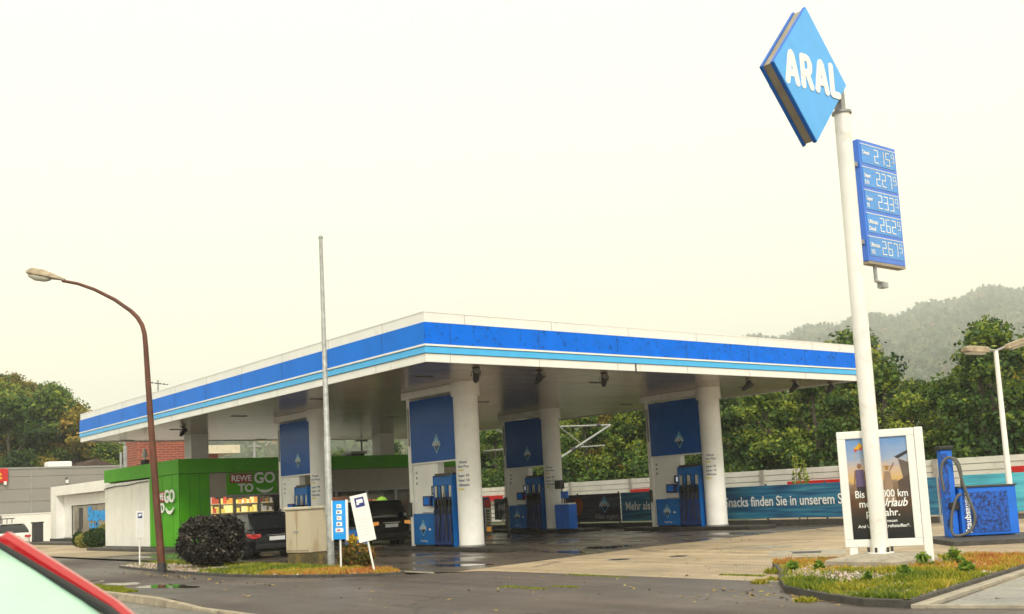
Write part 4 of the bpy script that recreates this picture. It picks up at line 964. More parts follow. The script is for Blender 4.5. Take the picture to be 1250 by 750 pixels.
M().box(-.04, wdt+.04, -.05, hD+.04, 1.42, 1.50, mat('cab_top', (.5, .45, .36), .8, var=.25, dirt=(.15, .12, .07), damt=.6)).build('lid', t, bevel=.025)
for i in range(2):
    x0 = .03+i*(wdt/2-.015); dr = M().box(x0, x0+wdt/2-.045, -.022, -.001, .36, 1.38, cabm).build('door', t, bevel=.006)
    M().tube([(x0+(wdt/2-.09 if i == 0 else .03), -.05, .86), (x0+(wdt/2-.09 if i == 0 else .03), -.02, .86)], .03, galv, 8).build('handle', dr)

# notices on sticks
def stick_sign(name, label, base, w_, h_s, zb, lean, depth, face, rz, build, stick_h=None):
    t = thing(name, label, 'sign', base, rz)
    t.rotation_euler = (0, lean, rz)
    M().tube([(0, .03, -.05), (0, .03, zb+h_s*1.0 if stick_h is None else stick_h)], .022, white_clean, 8).build('stick', t)
    pn = M().box(-w_/2, w_/2, -depth, .0, zb, zb+h_s, face).build('panel', t, bevel=.006)
    build(t, pn, w_, h_s, zb, depth)
    return t
camdir = lambda p: math.atan2(p[1]-CAM.y, p[0]-CAM.x) - math.pi/2
def notice(t, pn, w_, h_s, zb, dp):
    m = M(); m.box(-w_*.27, w_*.27, -dp-.006, -dp, zb+h_s*.74, zb+h_s*.94, mat('notice_blue', (.02, .03, .22), .4))
    m.box(-w_*.17, w_*.19, -dp-.009, -dp-.006, zb+h_s*.82, zb+h_s*.90, letter_w).box(-w_*.19, -w_*.05, -dp-.009, -dp-.006, zb+h_s*.79, zb+h_s*.835, letter_w)
    m.build('symbol', pn)
    ln = M(); g_ = mat('faint_print', (.70, .69, .67), .6)
    for k in range(9): ln.box(-w_*.36, w_*(.36-.1*(k % 3)), -dp-.003, -dp, zb+h_s*(.66-k*.065), zb+h_s*(.66-k*.065)+.012, g_)
    ln.build('small_print', pn)
p = at_z(171, 691, .05); stick_sign('notice_board', 'narrow white notice on a stick before the white shop wall', (p.x, p.y, .05), .24, .80, .82, R_(.3), .02, white_clean, camdir(p)+.3, notice)
p = at_z(457.5, 700, .05); stick_sign('notice_board', 'white notice board leaning left on its stick, blue symbol on top', (p.x, p.y, .05), .37, 1.02, .70, R_(-10), .02, white_clean, camdir(p), notice)
def cards_board(t, pn, w_, h_s, zb, dp):
    st = M()
    for k in range(5):
        st.box(-w_*.30, w_*.36, -dp-.004, -dp, zb+h_s*(.15+.155*k), zb+h_s*(.15+.155*k)+.008, logo_c)
    st.build('divider', pn)
    orange = mat('card_orange', (.75, .25, .06), .5); red2 = red
    for k, (cw_, col) in enumerate(((.5, red2), (.36, dark), (.3, orange), (.36, dark), (.30, grey))):
        z = zb+h_s*(.19+.155*k); cd = M().box(-w_*cw_/2*1.2, w_*cw_/2*1.2, -dp-.007, -dp, z, z+h_s*.10, letter_w).build('card_logo', pn)
        M().box(-w_*cw_*.35, w_*cw_*.1, -dp-.010, -dp-.007, z+h_s*.03, z+h_s*.07, col).build('mark', cd)
    M().box(w_/2+.0, w_/2+.05, -dp*1.2, .02, zb-.02, zb+h_s+.02, white_clean).box(-w_/2-.03, -w_/2, -dp*1.2, .02, zb-.02, zb+h_s+.02, white_clean).build('frame', t)
    M().box(-w_/2-.0, w_/2+.05, -dp*.8, .015, zb+h_s+.001, zb+h_s+.09, rust).build('top_bar', t)
sb = mat('board_blue', (.005, .32, .88), .35, var=.06)
p = at_z(416, 698, .05); stick_sign('payment_sign', 'blue board with five accepted card logos beside the flagpole', (p.x, p.y, .05), .30, .87, .72, R_(.6), .03, sb, camdir(p)-.25, cards_board, stick_h=.85)

# bush and rose
bush_m = leaf_mat('bush_purple', [(.007, .007, .006), (.022, .020, .018), (.06, .052, .046), (.18, .155, .13)], .1, .45, objvar=0)
p = at_z(259, 693, .05)
bs = leaf_ball('garden_bush', 'large clipped dark purple bush in the gravel', 'bush', (p.x, p.y, .05), .76, .76, .66, 22000, .055, bush_m, 4, flat=.1)
bs.location.z = .12
rose_m = leaf_mat('rose_leaves', [(.03, .06, .015), (.07, .11, .02), (.18, .14, .03), (.35, .16, .05), (.5, .25, .05)], .25, objvar=0)
p = at_z(436, 694, .05); leaf_ball('rose_bush', 'small shrub with orange and yellow leaves beside the blue board', 'bush', (p.x, p.y, .04), .42, .42, .30, 2200, .06, rose_m, 8)
q = np.random.default_rng(3); yb = np_quads(cards(q.normal(0, .05, (120, 3)), .07, q), q.uniform(.8, 1, 120), mat('blossom', (.6, .42, .03), .6), 'yellow_blossom'); yb.location = (p.x-.05, p.y+.1, .72); tag(yb, 'yellow blossom on top of the small rose shrub', 'flower')

# ------------------------------------------------------------------ PYLON
def stroke_word(word, cx_, cz_, h, th, y0, sgn, m_, parent, gap=.10, W=1):
    """rounded capital strokes; sgn=1 faces -y, -1 faces +y"""
    def arc(x, z, r_, a0, a1, n_=8, rz=None): return [(x+r_*math.cos(R_(a0+(a1-a0)*i/n_)), z+(rz or r_)*math.sin(R_(a0+(a1-a0)*i/n_))) for i in range(n_+1)]
    G = {'A': (.80, [[(0, 0), (.31, .92), (.40, 1), (.49, .92), (.80, 0)], [(.13, .30), (.67, .30)]]),
         'R': (.66, [[(0, 0), (0, 1), (.32, 1)]+arc(.34, .73, .27, 90, -90)+[(0, .46)], [(.32, .46), (.64, 0)]]),
         'L': (.52, [[(0, 1), (0, 0), (.52, 0)]])}
    nat = sum(G[c][0] for c in word)+gap*(len(word)-1); hx = (W-th*len(word))/nat; tw = W-th; x = cx_-sgn*tw/2; k = 0; m = M()
    for c in word:
        wd_, st = G[c]
        for ln in st:
            for (xa, za), (xb, zb) in zip(ln[:-1], ln[1:]):
                a = Vector((x+sgn*xa*hx, 0, cz_-h/2+za*h)); b = Vector((x+sgn*xb*hx, 0, cz_-h/2+zb*h)); d = (b-a).normalized(); n_ = Vector((-d.z, 0, d.x))*th/2
                pts = []
                a0 = math.atan2(d.z, d.x)
                for i in range(9): q = a0+math.pi/2+math.pi*i/8; pts.append((a.x+th/2*math.cos(q), y0, a.z+th/2*math.sin(q)))
                for i in range(9): q = a0-math.pi/2+math.pi*i/8; pts.append((b.x+th/2*math.cos(q), y0, b.z+th/2*math.sin(q)))
                m.prism(pts, (0, -sgn*(.004+.0005*k), 0), m_); k += 1
        x += sgn*(wd_*hx+gap*hx+th)
    return m.build('lettering', parent)
PX, PY = 1.33, -11.46
b0 = M()
def fr_(s, z): return [(-s, -s, z), (s, -s, z), (s, s, z), (-s, s, z)]
b0.loft([fr_(.66, .0), fr_(.66, .17), fr_(.62, .20), fr_(.28, .27)], concrete)
pyt = thing('price_pylon', 'tall white pole with blue diamond sign and price board', 'pylon', (PX, PY, 0), R_(8))
b0.build('footing', pyt)
M().tube([(0, 0, .2), (0, 0, 7.95)], .138, mat('pylon_white', (.82, .81, .79), .35, var=.05, vscale=2, dirt=(.4, .35, .28), damt=.3, dscale=3), 32).build('pole', pyt, smooth=True)
fl = M().tube([(0, 0, .262), (0, 0, .29)], .22, white_clean, 24)
for k in range(6):
    a_ = k*math.pi/3+.2; fl.tube([(.19*math.cos(a_), .19*math.sin(a_), .28), (.19*math.cos(a_), .19*math.sin(a_), .37)], .022, dark, 6)
fl.build('base_flange', pyt)
pyt.rotation_euler = (0, 0, 0)
# diamond: corners located on the plane through the pole
yF = PY-.16                                     # front face plane of the diamond
def dia(px, py, yy): v = at_y(px, py, yy); return Vector((v.x-PX, yy-PY, v.z))
T_, Lc, B_, Rc = dia(982, 7.5, yF), dia(943, 68, yF), dia(1000, 175, yF), dia(1033, 103, yF)
cx = (Lc.x+Rc.x)/2; cz = (T_.z+B_.z)/2; hwid = (Rc.x-Lc.x)/2; hh_ = (T_.z-B_.z)/2
dm = thing('x', None, None); bpy.data.objects.remove(dm)
light_blue = mat('diamond_blue', (.07, .40, .92), .3, var=.05, coat=.3); rim_blue = mat('diamond_rim', (.006, .12, .55), .3); core_m = mat('diamond_core', (.30, .26, .20), .5, var=.15)
def rh_(k, y_): return [(cx, y_, cz+hh_*k), (cx-hwid*k, y_, cz), (cx, y_, cz-hh_*k), (cx+hwid*k, y_, cz)]
yf = yF-PY
dsg = M().prism(rh_(.965, yf+.07), (0, .16, 0), core_m).build('diamond_sign', pyt)
M().prism(rh_(1, yf), (0, .07, 0), rim_blue).build('face_frame', dsg, bevel=.012)
M().prism(rh_(1, yf+.231), (0, .06, 0), rim_blue).build('face_frame', dsg, bevel=.012)
M().prism(rh_(.985, yf-.010), (0, .012, 0), light_blue).build('face', dsg)
stroke_word('ARAL', cx+.03, cz+.0, .50, .125, yf-.011, 1, letter_w, dsg, W=hwid*1.5)
stroke_word('ARAL', cx+.0, cz+.0, .50, .125, yf+.292, -1, letter_w, dsg, W=hwid*1.5)
M().box(-.06, .06, -.05, .1, 7.9, 8.45, grey).tube([(0, 0, 7.95), (0, 0, 7.99)], .17, grey, 24).build('bracket', pyt)
# price board
yP = PY-.05
c1, c2, c3, c4 = dia(1046.5, 166.5, yP), dia(1092.6, 185.4, yP), dia(1105.6, 326, yP), dia(1060, 311, yP)
bx0, bx1 = (c1.x+c4.x)/2-.0, (c2.x+c3.x)/2; bz1, bz0 = (c1.z+c2.z)/2, (c3.z+c4.z)/2-.05
print('PYLON', cx, cz, hwid, hh_, [tuple(round(a, 2) for a in q) for q in (T_, Lc, B_, Rc, c1, c2, c3, c4)])
y_ = yP-PY
pb_m = mat('price_blue', (.002, .14, .72), .15, var=.05, coat=.8); pf_m = mat('price_field', (.015, .25, .75), .12, var=.08, coat=.9)
pb = M().box(bx0, bx1, y_, y_+.16, bz0, bz1, pb_m).build('price_board', pyt, bevel=.01)
M().box(bx0+.01, bx1-.01, y_+.0, y_+.15, bz0-.05, bz0-.001, core_m).build('board_foot', pb)
n5 = 5; rh = (bz1-bz0-.10)/n5
seg_m = mat('digit_white', (.85, .86, .82), .4)
rows = [('Diesel', '', '215', '9'), ('Super', 'E10', '227', '9'), ('Super', '95', '233', '9'), ('Ultimate', 'Diesel', '262', '9'), ('Ultimate', '102', '267', '9')]
SEG = {'0': 'abcdef', '1': 'bc', '2': 'abged', '3': 'abgcd', '4': 'fgbc', '5': 'afgcd', '6': 'afgedc', '7': 'abc', '8': 'abcdefg', '9': 'abcdfg'}
def digit(m, ch, x, z, w_, h_s, th, y0):
    a_ = {'a': (x, x+w_, z+h_s-th, z+h_s), 'g': (x, x+w_, z+h_s/2-th/2, z+h_s/2+th/2), 'd': (x, x+w_, z, z+th), 'f': (x, x+th, z+h_s/2, z+h_s),
          'b': (x+w_-th, x+w_, z+h_s/2, z+h_s), 'e': (x, x+th, z, z+h_s/2), 'c': (x+w_-th, x+w_, z, z+h_s/2)}
    for i, s_ in enumerate(SEG[ch]):
        q = a_[s_]; m.box(q[0]+.006, q[1]-.006, y0-.004-.0005*i, y0, q[2]+.006, q[3]-.006, seg_m)
for i, (l1, l2, dg_, sm_) in enumerate(rows):
    zt = bz1-.05-i*rh; rw_ = M().box(bx0+.06, bx1-.05, y_-.008, y_, zt-rh+.05, zt-.035, pf_m).build('price_row', pb)
    M().box(bx0+.05, bx1-.04, y_-.010, y_, zt-.03, zt-.018, letter_w).build('row_line', pb)
    W_ = bx1-bx0; dw = W_*.118; m = M()
    for j, ch in enumerate(dg_): digit(m, ch, bx0+W_*.38+j*dw*1.32, zt-rh+.09, dw, rh*.62, .028, y_-.009)
    digit(m, sm_, bx0+W_*.38+3*dw*1.32, zt-rh+.09+rh*.20, dw*.75, rh*.42, .022, y_-.009)
    m.build('price_digits', rw_)
    text(l1, .105, (bx0+.09, y_-.012, zt-rh*.42), (1, 0, 0), (0, 0, 1), letter_w, rw_, 'lettering', .015, .002, align='LEFT', xs=.8)
    if l2: text(l2, .105, (bx0+.09, y_-.012, zt-rh*.72), (1, 0, 0), (0, 0, 1), letter_w, rw_, 'lettering', .015, .002, align='LEFT', xs=.8)
M().tube([(bx0+.30, y_+.08, bz0-.05), (bx0+.30, y_+.08, bz0-.33), (bx0+.52, y_+.08, bz0-.35)], .035, galv, 8).box(bx0+.42, bx0+.58, y_+.02, y_+.14, bz0-.44, bz0-.34, galv).build('sensor_arm', pyt)
M().box(.1, bx0+.05, y_+.04, y_+.10, bz0+.3, bz0+.38, grey).box(.1, bx0+.05, y_+.04, y_+.10, bz1-.5, bz1-.42, grey).build('board_bracket', pyt)
# ------------------------------------------------------------------ POSTER STAND
A0 = at_z(1037.5, 690, .07); A1 = at_z(1135, 688.5, .07)
A1 = A0 + Vector((.50, -.87, 0)).normalized()*1.38
t = thing('poster_stand', 'white framed poster stand on two legs behind the pylon pole', 'poster stand', (A0.x, A0.y, .07)); vec = A1-A0
t.rotation_euler = (0, 0, math.atan2(vec.y, vec.x)); WB = vec.length
# local: x along the board, y into depth, face towards -y
for x in (.02, WB-.16):
    M().box(x, x+.14, -.07, .11, -.1, .36 if x < .1 else 2.285, white_clean).build('leg', t, bevel=.015)
fb_ = M(); z0, z1 = .30, 2.28
fb_.box(-.04, WB-.165, -.08, .06, z1-.13, z1, white_clean).box(-.04, WB-.165, -.08, .06, z0, z0+.13, white_clean).box(-.04, .10, -.08, .06, z0+.13, z1-.13, white_clean).box(WB-.29, WB-.165, -.08, .06, z0+.13, z1-.13, white_clean)
fb_.build('frame', t, bevel=.012)
x0, x1, pz0, pz1 = .10, WB-.29, z0+.13, z1-.13; PWd, PHt = x1-x0, pz1-pz0
pmn = bpy.data.materials.new('poster_print'); pmn.use_nodes = True; n = pmn.node_tree; bb = n.nodes['Principled BSDF']; N = n.nodes.new; L = n.links.new
tc = N('ShaderNodeTexCoord'); sp = N('ShaderNodeSeparateXYZ'); L(tc.outputs['Object'], sp.inputs[0]); mr = N('ShaderNodeMapRange'); mr.inputs[1].default_value = pz0; mr.inputs[2].default_value = pz1; L(sp.outputs[2], mr.inputs[0])
nz = N('ShaderNodeTexNoise'); nz.inputs['Scale'].default_value = 5; nz.inputs['Detail'].default_value = 5; mpn = N('ShaderNodeMapping'); mpn.inputs['Scale'].default_value = (1, 1, 2.5); L(tc.outputs['Object'], mpn.inputs[0]); L(mpn.outputs[0], nz.inputs[0])
ma = N('ShaderNodeMath'); ma.operation = 'MULTIPLY_ADD'; ma.inputs[1].default_value = .16; L(nz.outputs[0], ma.inputs[0]); ms_ = N('ShaderNodeMath'); ms_.operation = 'SUBTRACT'; ms_.inputs[1].default_value = .08; L(mr.outputs[0], ms_.inputs[0]); L(ms_.outputs[0], ma.inputs[2])
rp = N('ShaderNodeValToRGB'); L(ma.outputs[0], rp.inputs[0]); el = rp.color_ramp.elements
cols = [(0, (.012, .016, .02)), (.2, (.03, .028, .024)), (.36, (.10, .05, .025)), (.5, (.20, .13, .08)), (.555, (.26, .18, .13)), (.58, (.62, .40, .14)), (.70, (.55, .42, .33)), (.80, (.30, .38, .55)), (1, (.13, .28, .60))]
el[0].position = 0; el[0].color = (*cols[0][1], 1); el[1].position = 1; el[1].color = (*cols[-1][1], 1)
for q_, c_ in cols[1:-1]: e = el.new(q_); e.color = (*c_, 1)
L(rp.outputs[0], bb.inputs['Base Color']); bb.inputs['Roughness'].default_value = .22
po = M().box(x0, x1, -.045, -.03, pz0, pz1, pmn).build('poster', t)
def pq(u, v): return (x0+u*PWd, -.047, pz0+v*PHt)
pic = M(); skin = mat('print_skin', (.25, .12, .07), .5); shirt = mat('print_shirt', (.12, .08, .18), .5); dress = mat('print_dress', (.30, .20, .14), .5); dk = mat('print_dark', (.03, .025, .03), .5); hat = mat('print_hat', (.35, .2, .05), .5); kite1 = mat('print_kite', (.7, .4, .02), .5); kite2 = mat('print_kite_red', (.55, .06, .03), .5)
def blob_(u, v, ru, rv, m_, dy=0, seg=14): pic.poly([(x0+(u+ru*math.cos(a_))*PWd, -.047-dy, pz0+(v+rv*math.sin(a_))*PHt) for a_ in [2*math.pi*k/seg for k in range(seg)]], m_)
def pl(pts_, m_, dy=0): pic.poly([(x0+u*PWd, -.047-dy, pz0+v*PHt) for u, v in pts_], m_)
# man left
pl([(.13, .69), (.26, .69), (.275, .52), (.12, .52)], shirt, .001); pl([(.13, .52), (.265, .52), (.26, .40), (.21, .40), (.20, .46), (.19, .40), (.14, .40)], dk, .0015)
blob_(.195, .725, .035, .027, skin, .002); pl([(.11, .68), (.135, .68), (.10, .50), (.08, .50)], skin, .0022); pl([(.265, .68), (.285, .67), (.30, .52), (.28, .51)], skin, .0022)
# woman right
pl([(.60, .66), (.69, .66), (.73, .50), (.57, .50)], dress, .001); pl([(.58, .50), (.72, .50), (.76, .36), (.56, .36)], dress, .0012)
blob_(.645, .695, .03, .024, hat, .002); pl([(.585, .705), (.705, .705), (.69, .715), (.60, .715)], hat, .0025); pl([(.69, .66), (.75, .71), (.77, .74), (.755, .745), (.68, .67)], skin, .002)
# kite and open tailgate
pl([(.13, .90), (.24, .96), (.28, .92), (.20, .89)], kite1, .001); pl([(.20, .89), (.28, .92), (.26, .88)], kite2, .0012); pl([(.13, .90), (.20, .89), (.15, .86)], kite2, .0014); pl([(.16, .86), (.165, .86), (.14, .82), (.13, .79), (.125, .79), (.135, .82)], kite1, .0016)
pl([(.78, .80), (1, .86), (1, .83), (.84, .78)], dk, .001); pl([(.84, .78), (1, .74), (1, .60), (.90, .58)], mat('print_car', (.12, .09, .08), .5), .0012); pl([(.80, .56), (1, .62), (1, .40), (.84, .38)], mat('print_boot', (.09, .06, .05), .5), .0014)
pic.build('poster_picture', po)
fy = -.052
text('Bis zu 1000 km', .175, (x0+PWd*.52, fy, pz0+PHt*.44), (1, 0, 0), (0, 0, 1), letter_w, po, 'lettering', .012, .001, xs=.80)
text('mehr', .175, (x0+PWd*.30, fy, pz0+PHt*.345), (1, 0, 0), (0, 0, 1), letter_w, po, 'lettering', .012, .001, xs=.85)
text('Urlaub', .20, (x0+PWd*.70, fy, pz0+PHt*.35), (1, 0, 0), (0, 0, 1), letter_w, po, 'lettering', .018, .001, xs=.8, shear=.35)
text('pro Jahr.', .175, (x0+PWd*.52, fy, pz0+PHt*.255), (1, 0, 0), (0, 0, 1), letter_w, po, 'lettering', .012, .001, xs=.9)
text('Mit den neuen', .07, (x0+PWd*.54, fy, pz0+PHt*.175), (1, 0, 0), (0, 0, 1), letter_w, po, 'lettering', .01, .001)
text('Aral Ultimate Kraftstoffen*.', .075, (x0+PWd*.52, fy, pz0+PHt*.125), (1, 0, 0), (0, 0, 1), letter_w, po, 'lettering', .01, .001)

# ------------------------------------------------------------------ VACUUM
p = at_z(1163, 661)
vl, vr = at_z(1176, 661), at_z(1233, 657.5)
t = thing('vacuum_cleaner', 'blue self-service car vacuum with a looped grey hose', 'vacuum station', (p.x, p.y, .10))
yv = -.15
M().box(-.6, 1.9, -1.8, .6, -.10, -.0, kerb_dark).build('plinth', t)
post = M().box(-.13, .13, -.13, .13, 0, 1.98, vac_blue).build('post', t, bevel=.02); t.rotation_euler = (0, 0, -.72)
M().box(-.17, .17, -.17, .17, 1.98, 2.07, black).build('post_cap', t, bevel=.02)
M().box(-.131, .0, -.136, -.13, .2, 1.9, vac_algae).build('algae_face', post)
cb_ = M().box(.16, 1.42, -.25, .33, .02, 1.10, vac_blue).build('cabinet', t, bevel=.02)
M().box(.22, 1.22, -.262, -.25, .08, 1.0, vac_algae).build('front_panel', cb_, bevel=.004)
M().box(.14, 1.44, -.28, .36, 1.10, 1.135, dark).build('cabinet_lid', t)
text('Staubsauger', .19, (.30, -.270, .54), (0, 0, 1), (-1, 0, 0), letter_w, cb_, 'lettering', .02, .003)
hose_m = mat('hose_grey', (.10, .10, .09), .55, var=.15)
hp_ = [(-.02, -.16, 1.62), (-.14, -.2, 1.72), (-.22, -.22, 1.6), (-.24, -.24, 1.25), (-.2, -.26, .9)]
loop = []
for k in range(60):
    u = k/59
    ctl = [(.05, -.16, 1.78), (-.06, -.24, 1.86), (-.17, -.26, 1.7), (-.19, -.27, 1.3), (-.17, -.26, 1.0)]
def spline(ctrl, n=10):
    P = [Vector(c) for c in ctrl]; P = [P[0]]+P+[P[-1]]; out = []
    for i in range(1, len(P)-2):
        for k in range(n):
            u = k/n; a_, b_, c__, d_ = P[i-1], P[i], P[i+1], P[i+2]
            out.append(.5*((2*b_)+(-a_+c__)*u+(2*a_-5*b_+4*c__-d_)*u*u+(-a_+3*b_-3*c__+d_)*u**3))
    return out+[P[-2]]
M().tube(spline([(-.16, -.22, 1.05), (-.19, -.22, 1.45), (-.12, -.24, 1.72), (.03, -.26, 1.80), (.16, -.30, 1.62), (.24, -.32, 1.2), (.34, -.34, .8), (.42, -.36, .45), (.30, -.36, .15), (.02, -.34, .04), (-.10, -.30, .12), (-.07, -.28, .45), (.02, -.28, .75), (.10, -.30, .92), (.18, -.29, .96)]), .032, hose_m, 10).build('hose', t, smooth=True)
M().tube(spline([(.14, .02, 1.80), (.26, .0, 1.74), (.33, .0, 1.5), (.33, .02, 1.14)]), .03, hose_m, 10).build('hose', t, smooth=True)
M().box(-.05, .16, -.20, -.13, .62, .78, black).build('nozzle_holder', t, bevel=.01)
# double lamp
p = at_z(1239, 657.5)
t = thing('lamp_post', 'white lamp post with two slanted heads beside the vacuum', 'street lamp', (p.x, p.y, 0))
M().tube([(0, 0, 0), (0, 0, 4.30)], [.075, .05], white_col, 14).build('pole', t, smooth=True)
M().box(-.01, .01, -.09, -.07, 2.55, 2.62, black).build('service_hatch', t)
for sgn, tilt in ((-1, .05), (1, .28)):
    d = R0*sgn*.9 + FH*(-.25 if sgn < 0 else -.1); d.normalize(); sd_ = Vector((0, 0, 1)).cross(d)
    def q3(u, s_, z): return d*u + sd_*s_ + Vector((0, 0, 4.30+z+u*tilt))
    M().tube([q3(0, 0, 0), q3(.22, 0, .02)], .03, grey, 8).build('arm', t)
    rg = []
    for u, wd, h1, h0 in ((.20, .05, .05, -.0), (.26, .12, .08, -.05), (.75, .15, .09, -.06), (.86, .11, .05, -.03)):
        rg.append([q3(u, -wd, h0), q3(u, wd, h0), q3(u, wd, h1*.6), q3(u, wd*.5, h1), q3(u, -wd*.5, h1), q3(u, -wd, h1*.6)])
    M().loft(rg, lamp_m).build('lamp_head', t)
    M().loft([[q3(.34, -.1, -.06), q3(.34, .1, -.06), q3(.34, .08, -.10), q3(.34, -.08, -.10)], [q3(.78, -.1, -.06), q3(.78, .1, -.06), q3(.78, .08, -.10), q3(.78, -.08, -.10)]], mat('lamp_lens', (.6, .57, .48), .3)).build('lamp_lens', t)
# ================================================================== BANNER FENCE
FXP = lambda y: 16.25+(17.2-y)*.028           # the fence line, slightly off parallel
ban_mats = {}
def banner_mat(name, c1, c2, c3):
    m = bpy.data.materials.new(name); m.use_nodes = True; n = m.node_tree; bb = n.nodes['Principled BSDF']; N = n.nodes.new; L = n.links.new
    tc = N('ShaderNodeNewGeometry'); mp = N('ShaderNodeMapping'); mp.inputs['Scale'].default_value = (.5, .5, 7); nz = N('ShaderNodeTexNoise'); nz.inputs['Scale'].default_value = 1.2; nz.inputs['Detail'].default_value = 5
    L(tc.outputs['Position'], mp.inputs[0]); L(mp.outputs[0], nz.inputs[0]); rp = N('ShaderNodeValToRGB'); L(nz.outputs[0], rp.inputs[0])
    e = rp.color_ramp.elements; e[0].position = .32; e[0].color = (*c1, 1); e[1].position = .68; e[1].color = (*c3, 1); k = e.new(.5); k.color = (*c2, 1)
    L(rp.outputs[0], bb.inputs['Base Color']); bb.inputs['Roughness'].default_value = .5
    return m
teal = banner_mat('banner_teal', (.012, .06, .15), (.02, .15, .29), (.06, .28, .38))
cyan_b = banner_mat('banner_cyan', (.02, .20, .30), (.04, .33, .44), (.08, .42, .52))
purp = banner_mat('banner_purple', (.03, .022, .045), (.05, .05, .075), (.10, .11, .13))
greyb = banner_mat('banner_grey', (.03, .045, .055), (.07, .10, .12), (.13, .17, .19))
fence_m = mat('fence_post', (.03, .05, .06), .5)
fn = thing('mesh_fence', 'dark mesh fence on a low black wall along the railway side', 'fence')
def fpt(y, off=0.0): return (FXP(y)+off, y)
segs = [(20.5, -3.6)]
pm2 = M()
ypts = list(np.arange(20.5, -3.7, -2.5))
for y in ypts: pm2 = M().box(FXP(y)+.03, FXP(y)+.08, y-.025, y+.025, .2, 1.5, fence_m).build('post', fn)
wr = M()
for z in np.arange(.34, 1.5, .2): wr.tube([(FXP(20.5)+.04, 20.5, z), (FXP(-3.6)+.04, -3.6, z)], .006, fence_m, 4)
for y in np.arange(-3.6, 20.5, .25): wr.tube([(FXP(y)+.045, y, .26), (FXP(y)+.045, y, 1.46)], .004, fence_m, 4)
wr.build('wire_mesh', fn)
wl = M(); wl.prism([(FXP(20.5)-.1, 20.5, 0), (FXP(-3.6)-.1, -3.6, 0), (FXP(-3.6)+.12, -3.6, 0), (FXP(20.5)+.12, 20.5, 0)], (0, 0, .2), kerb_dark)
wl.build('low_wall', fn)
def banner(ya, yb, m_, label, items=(), z0=.26, z1=1.44):
    t = thing('advert_banner', label, 'banner', (0, 0, 0), 0, 'advertising banners on the mesh fence')
    N_ = 24; q = []
    for i in range(N_+1):
        y = ya+(yb-ya)*i/N_; s_ = .012*math.sin(i*1.7)+.008*math.sin(i*4.1); q.append([(FXP(y)+s_, y, z0+.01*math.sin(i)), (FXP(y)+s_*.4, y, z1-.012*abs(math.sin(i*.9))), (FXP(y)+s_*.4+.008, y, z1), (FXP(y)+s_+.008, y, z0)])
    M().loft(q, m_).build('cloth', t)
    for s, size, y, z, xs_ in items:
        text(s, size, (FXP(y)-.035, y, z), (.028, -1, 0), (0, 0, 1), letter_w, t, 'lettering', .012, .003, xs=xs_)
    return t
def yfor(px, z=.9):                            # y on the fence plane for a pixel column
    d = ray(px, 610); best = min(np.linspace(-12, 40, 2601), key=lambda y: abs((CAM.x-FXP(y))*d.y-(CAM.y-y)*d.x)); return float(best)
y600, y632, y690, y757, y1145 = yfor(603), yfor(640), yfor(690), yfor(757), yfor(1148)
print('FENCE', y600, y632, y690, y757, y1145)
banner(y600, y632, greyb, 'grey green banner behind the far middle pump', [('hält dein', .42, (y600+y632)/2-.0, 1.05, 1.0), ('gibt es', .42, (y600+y632)/2, .58, 1.0)], z0=.45)
bp_ = banner(y632-.05, y757, purp, 'dark purple banner with a faded diamond emblem')
yl = yfor(738); logo(bp_, (FXP(yl)-.03, yl, .98), .62, .72); text('Alles super.', .30, (FXP(yl)-.035, yl-.1, .48), (.028, -1, 0), (0, 0, 1), mat('faded_letter', (.36, .36, .38), .5), bp_, 'lettering', .01, .002)
ob_ = M(); yy = yfor(706); ob_.poly([(FXP(yy)-.04, yy+.32*math.cos(a_)*(1+.15*math.sin(3*a_)), .92+.38*math.sin(a_)) for a_ in [2*math.pi*k/18 for k in range(18)]], mat('print_orange', (.45, .09, .02), .5)); ob_.build('orange_print', bp_)
bt_ = banner(y757-.05, y1145, teal, 'long teal banner advertising snacks behind the right pump')
ytext = [('Mehr als tanken', .50, yfor(764), .86, .80), ('Snacks finden Sie in unserem Shop', .50, yfor(885), .86, .82)]
for s, size, y, z, xs_ in ytext: text(s, size, (FXP(y)-.04, y, z), (.028, -1, 0), (0, 0, 1), letter_w, bt_, 'lettering', .012, .003, xs=xs_, align='LEFT')
# second fence section, right of the gap
a_, b_ = at_z(1158, 638.5), at_z(1262, 634.5)
A2 = Vector((a_.x+1.0, a_.y, 0)); dv = Vector((.62, -.78, 0))
B2 = A2 + dv*4.6
t = thing('mesh_fence', 'short fence section right of the gap behind the vacuum', 'fence'); 
M().prism([A2, B2, B2+Vector((.2, .1, 0)), A2+Vector((.2, .1, 0))][::-1], (0, 0, .16), kerb_dark).build('low_wall', t)
for k in range(4):
    q = A2.lerp(B2, k/3); M().box(q.x+.02, q.x+.08, q.y-.03, q.y+.03, .1, 1.5, fence_m).build('post', t)
t2 = thing('advert_banner', 'bright cyan banner behind the vacuum, right of the fence gap', 'banner', (0, 0, 0), 0, 'advertising banners on the mesh fence')
q = [];
for i in range(17):
    c_ = A2.lerp(B2, i/16)-Vector((.1, .05, 0)); s_ = .012*math.sin(i*1.9); q.append([(c_.x+s_, c_.y, .24), (c_.x, c_.y, 1.46), (c_.x+.01, c_.y, 1.46), (c_.x+s_+.01, c_.y, .24)])
M().loft(q, cyan_b).build('cloth', t2)
q = A2.lerp(B2, .80)-Vector((.14, .07, 0))
text('Autowäsche', .40, (q.x, q.y, 1.08), tuple(dv), (0, 0, 1), letter_w, t2, 'lettering', .015, .003, xs=.9)
text('einfach gut', .40, (q.x, q.y, .66), tuple(dv), (0, 0, 1), letter_w, t2, 'lettering', .015, .003, xs=.9)
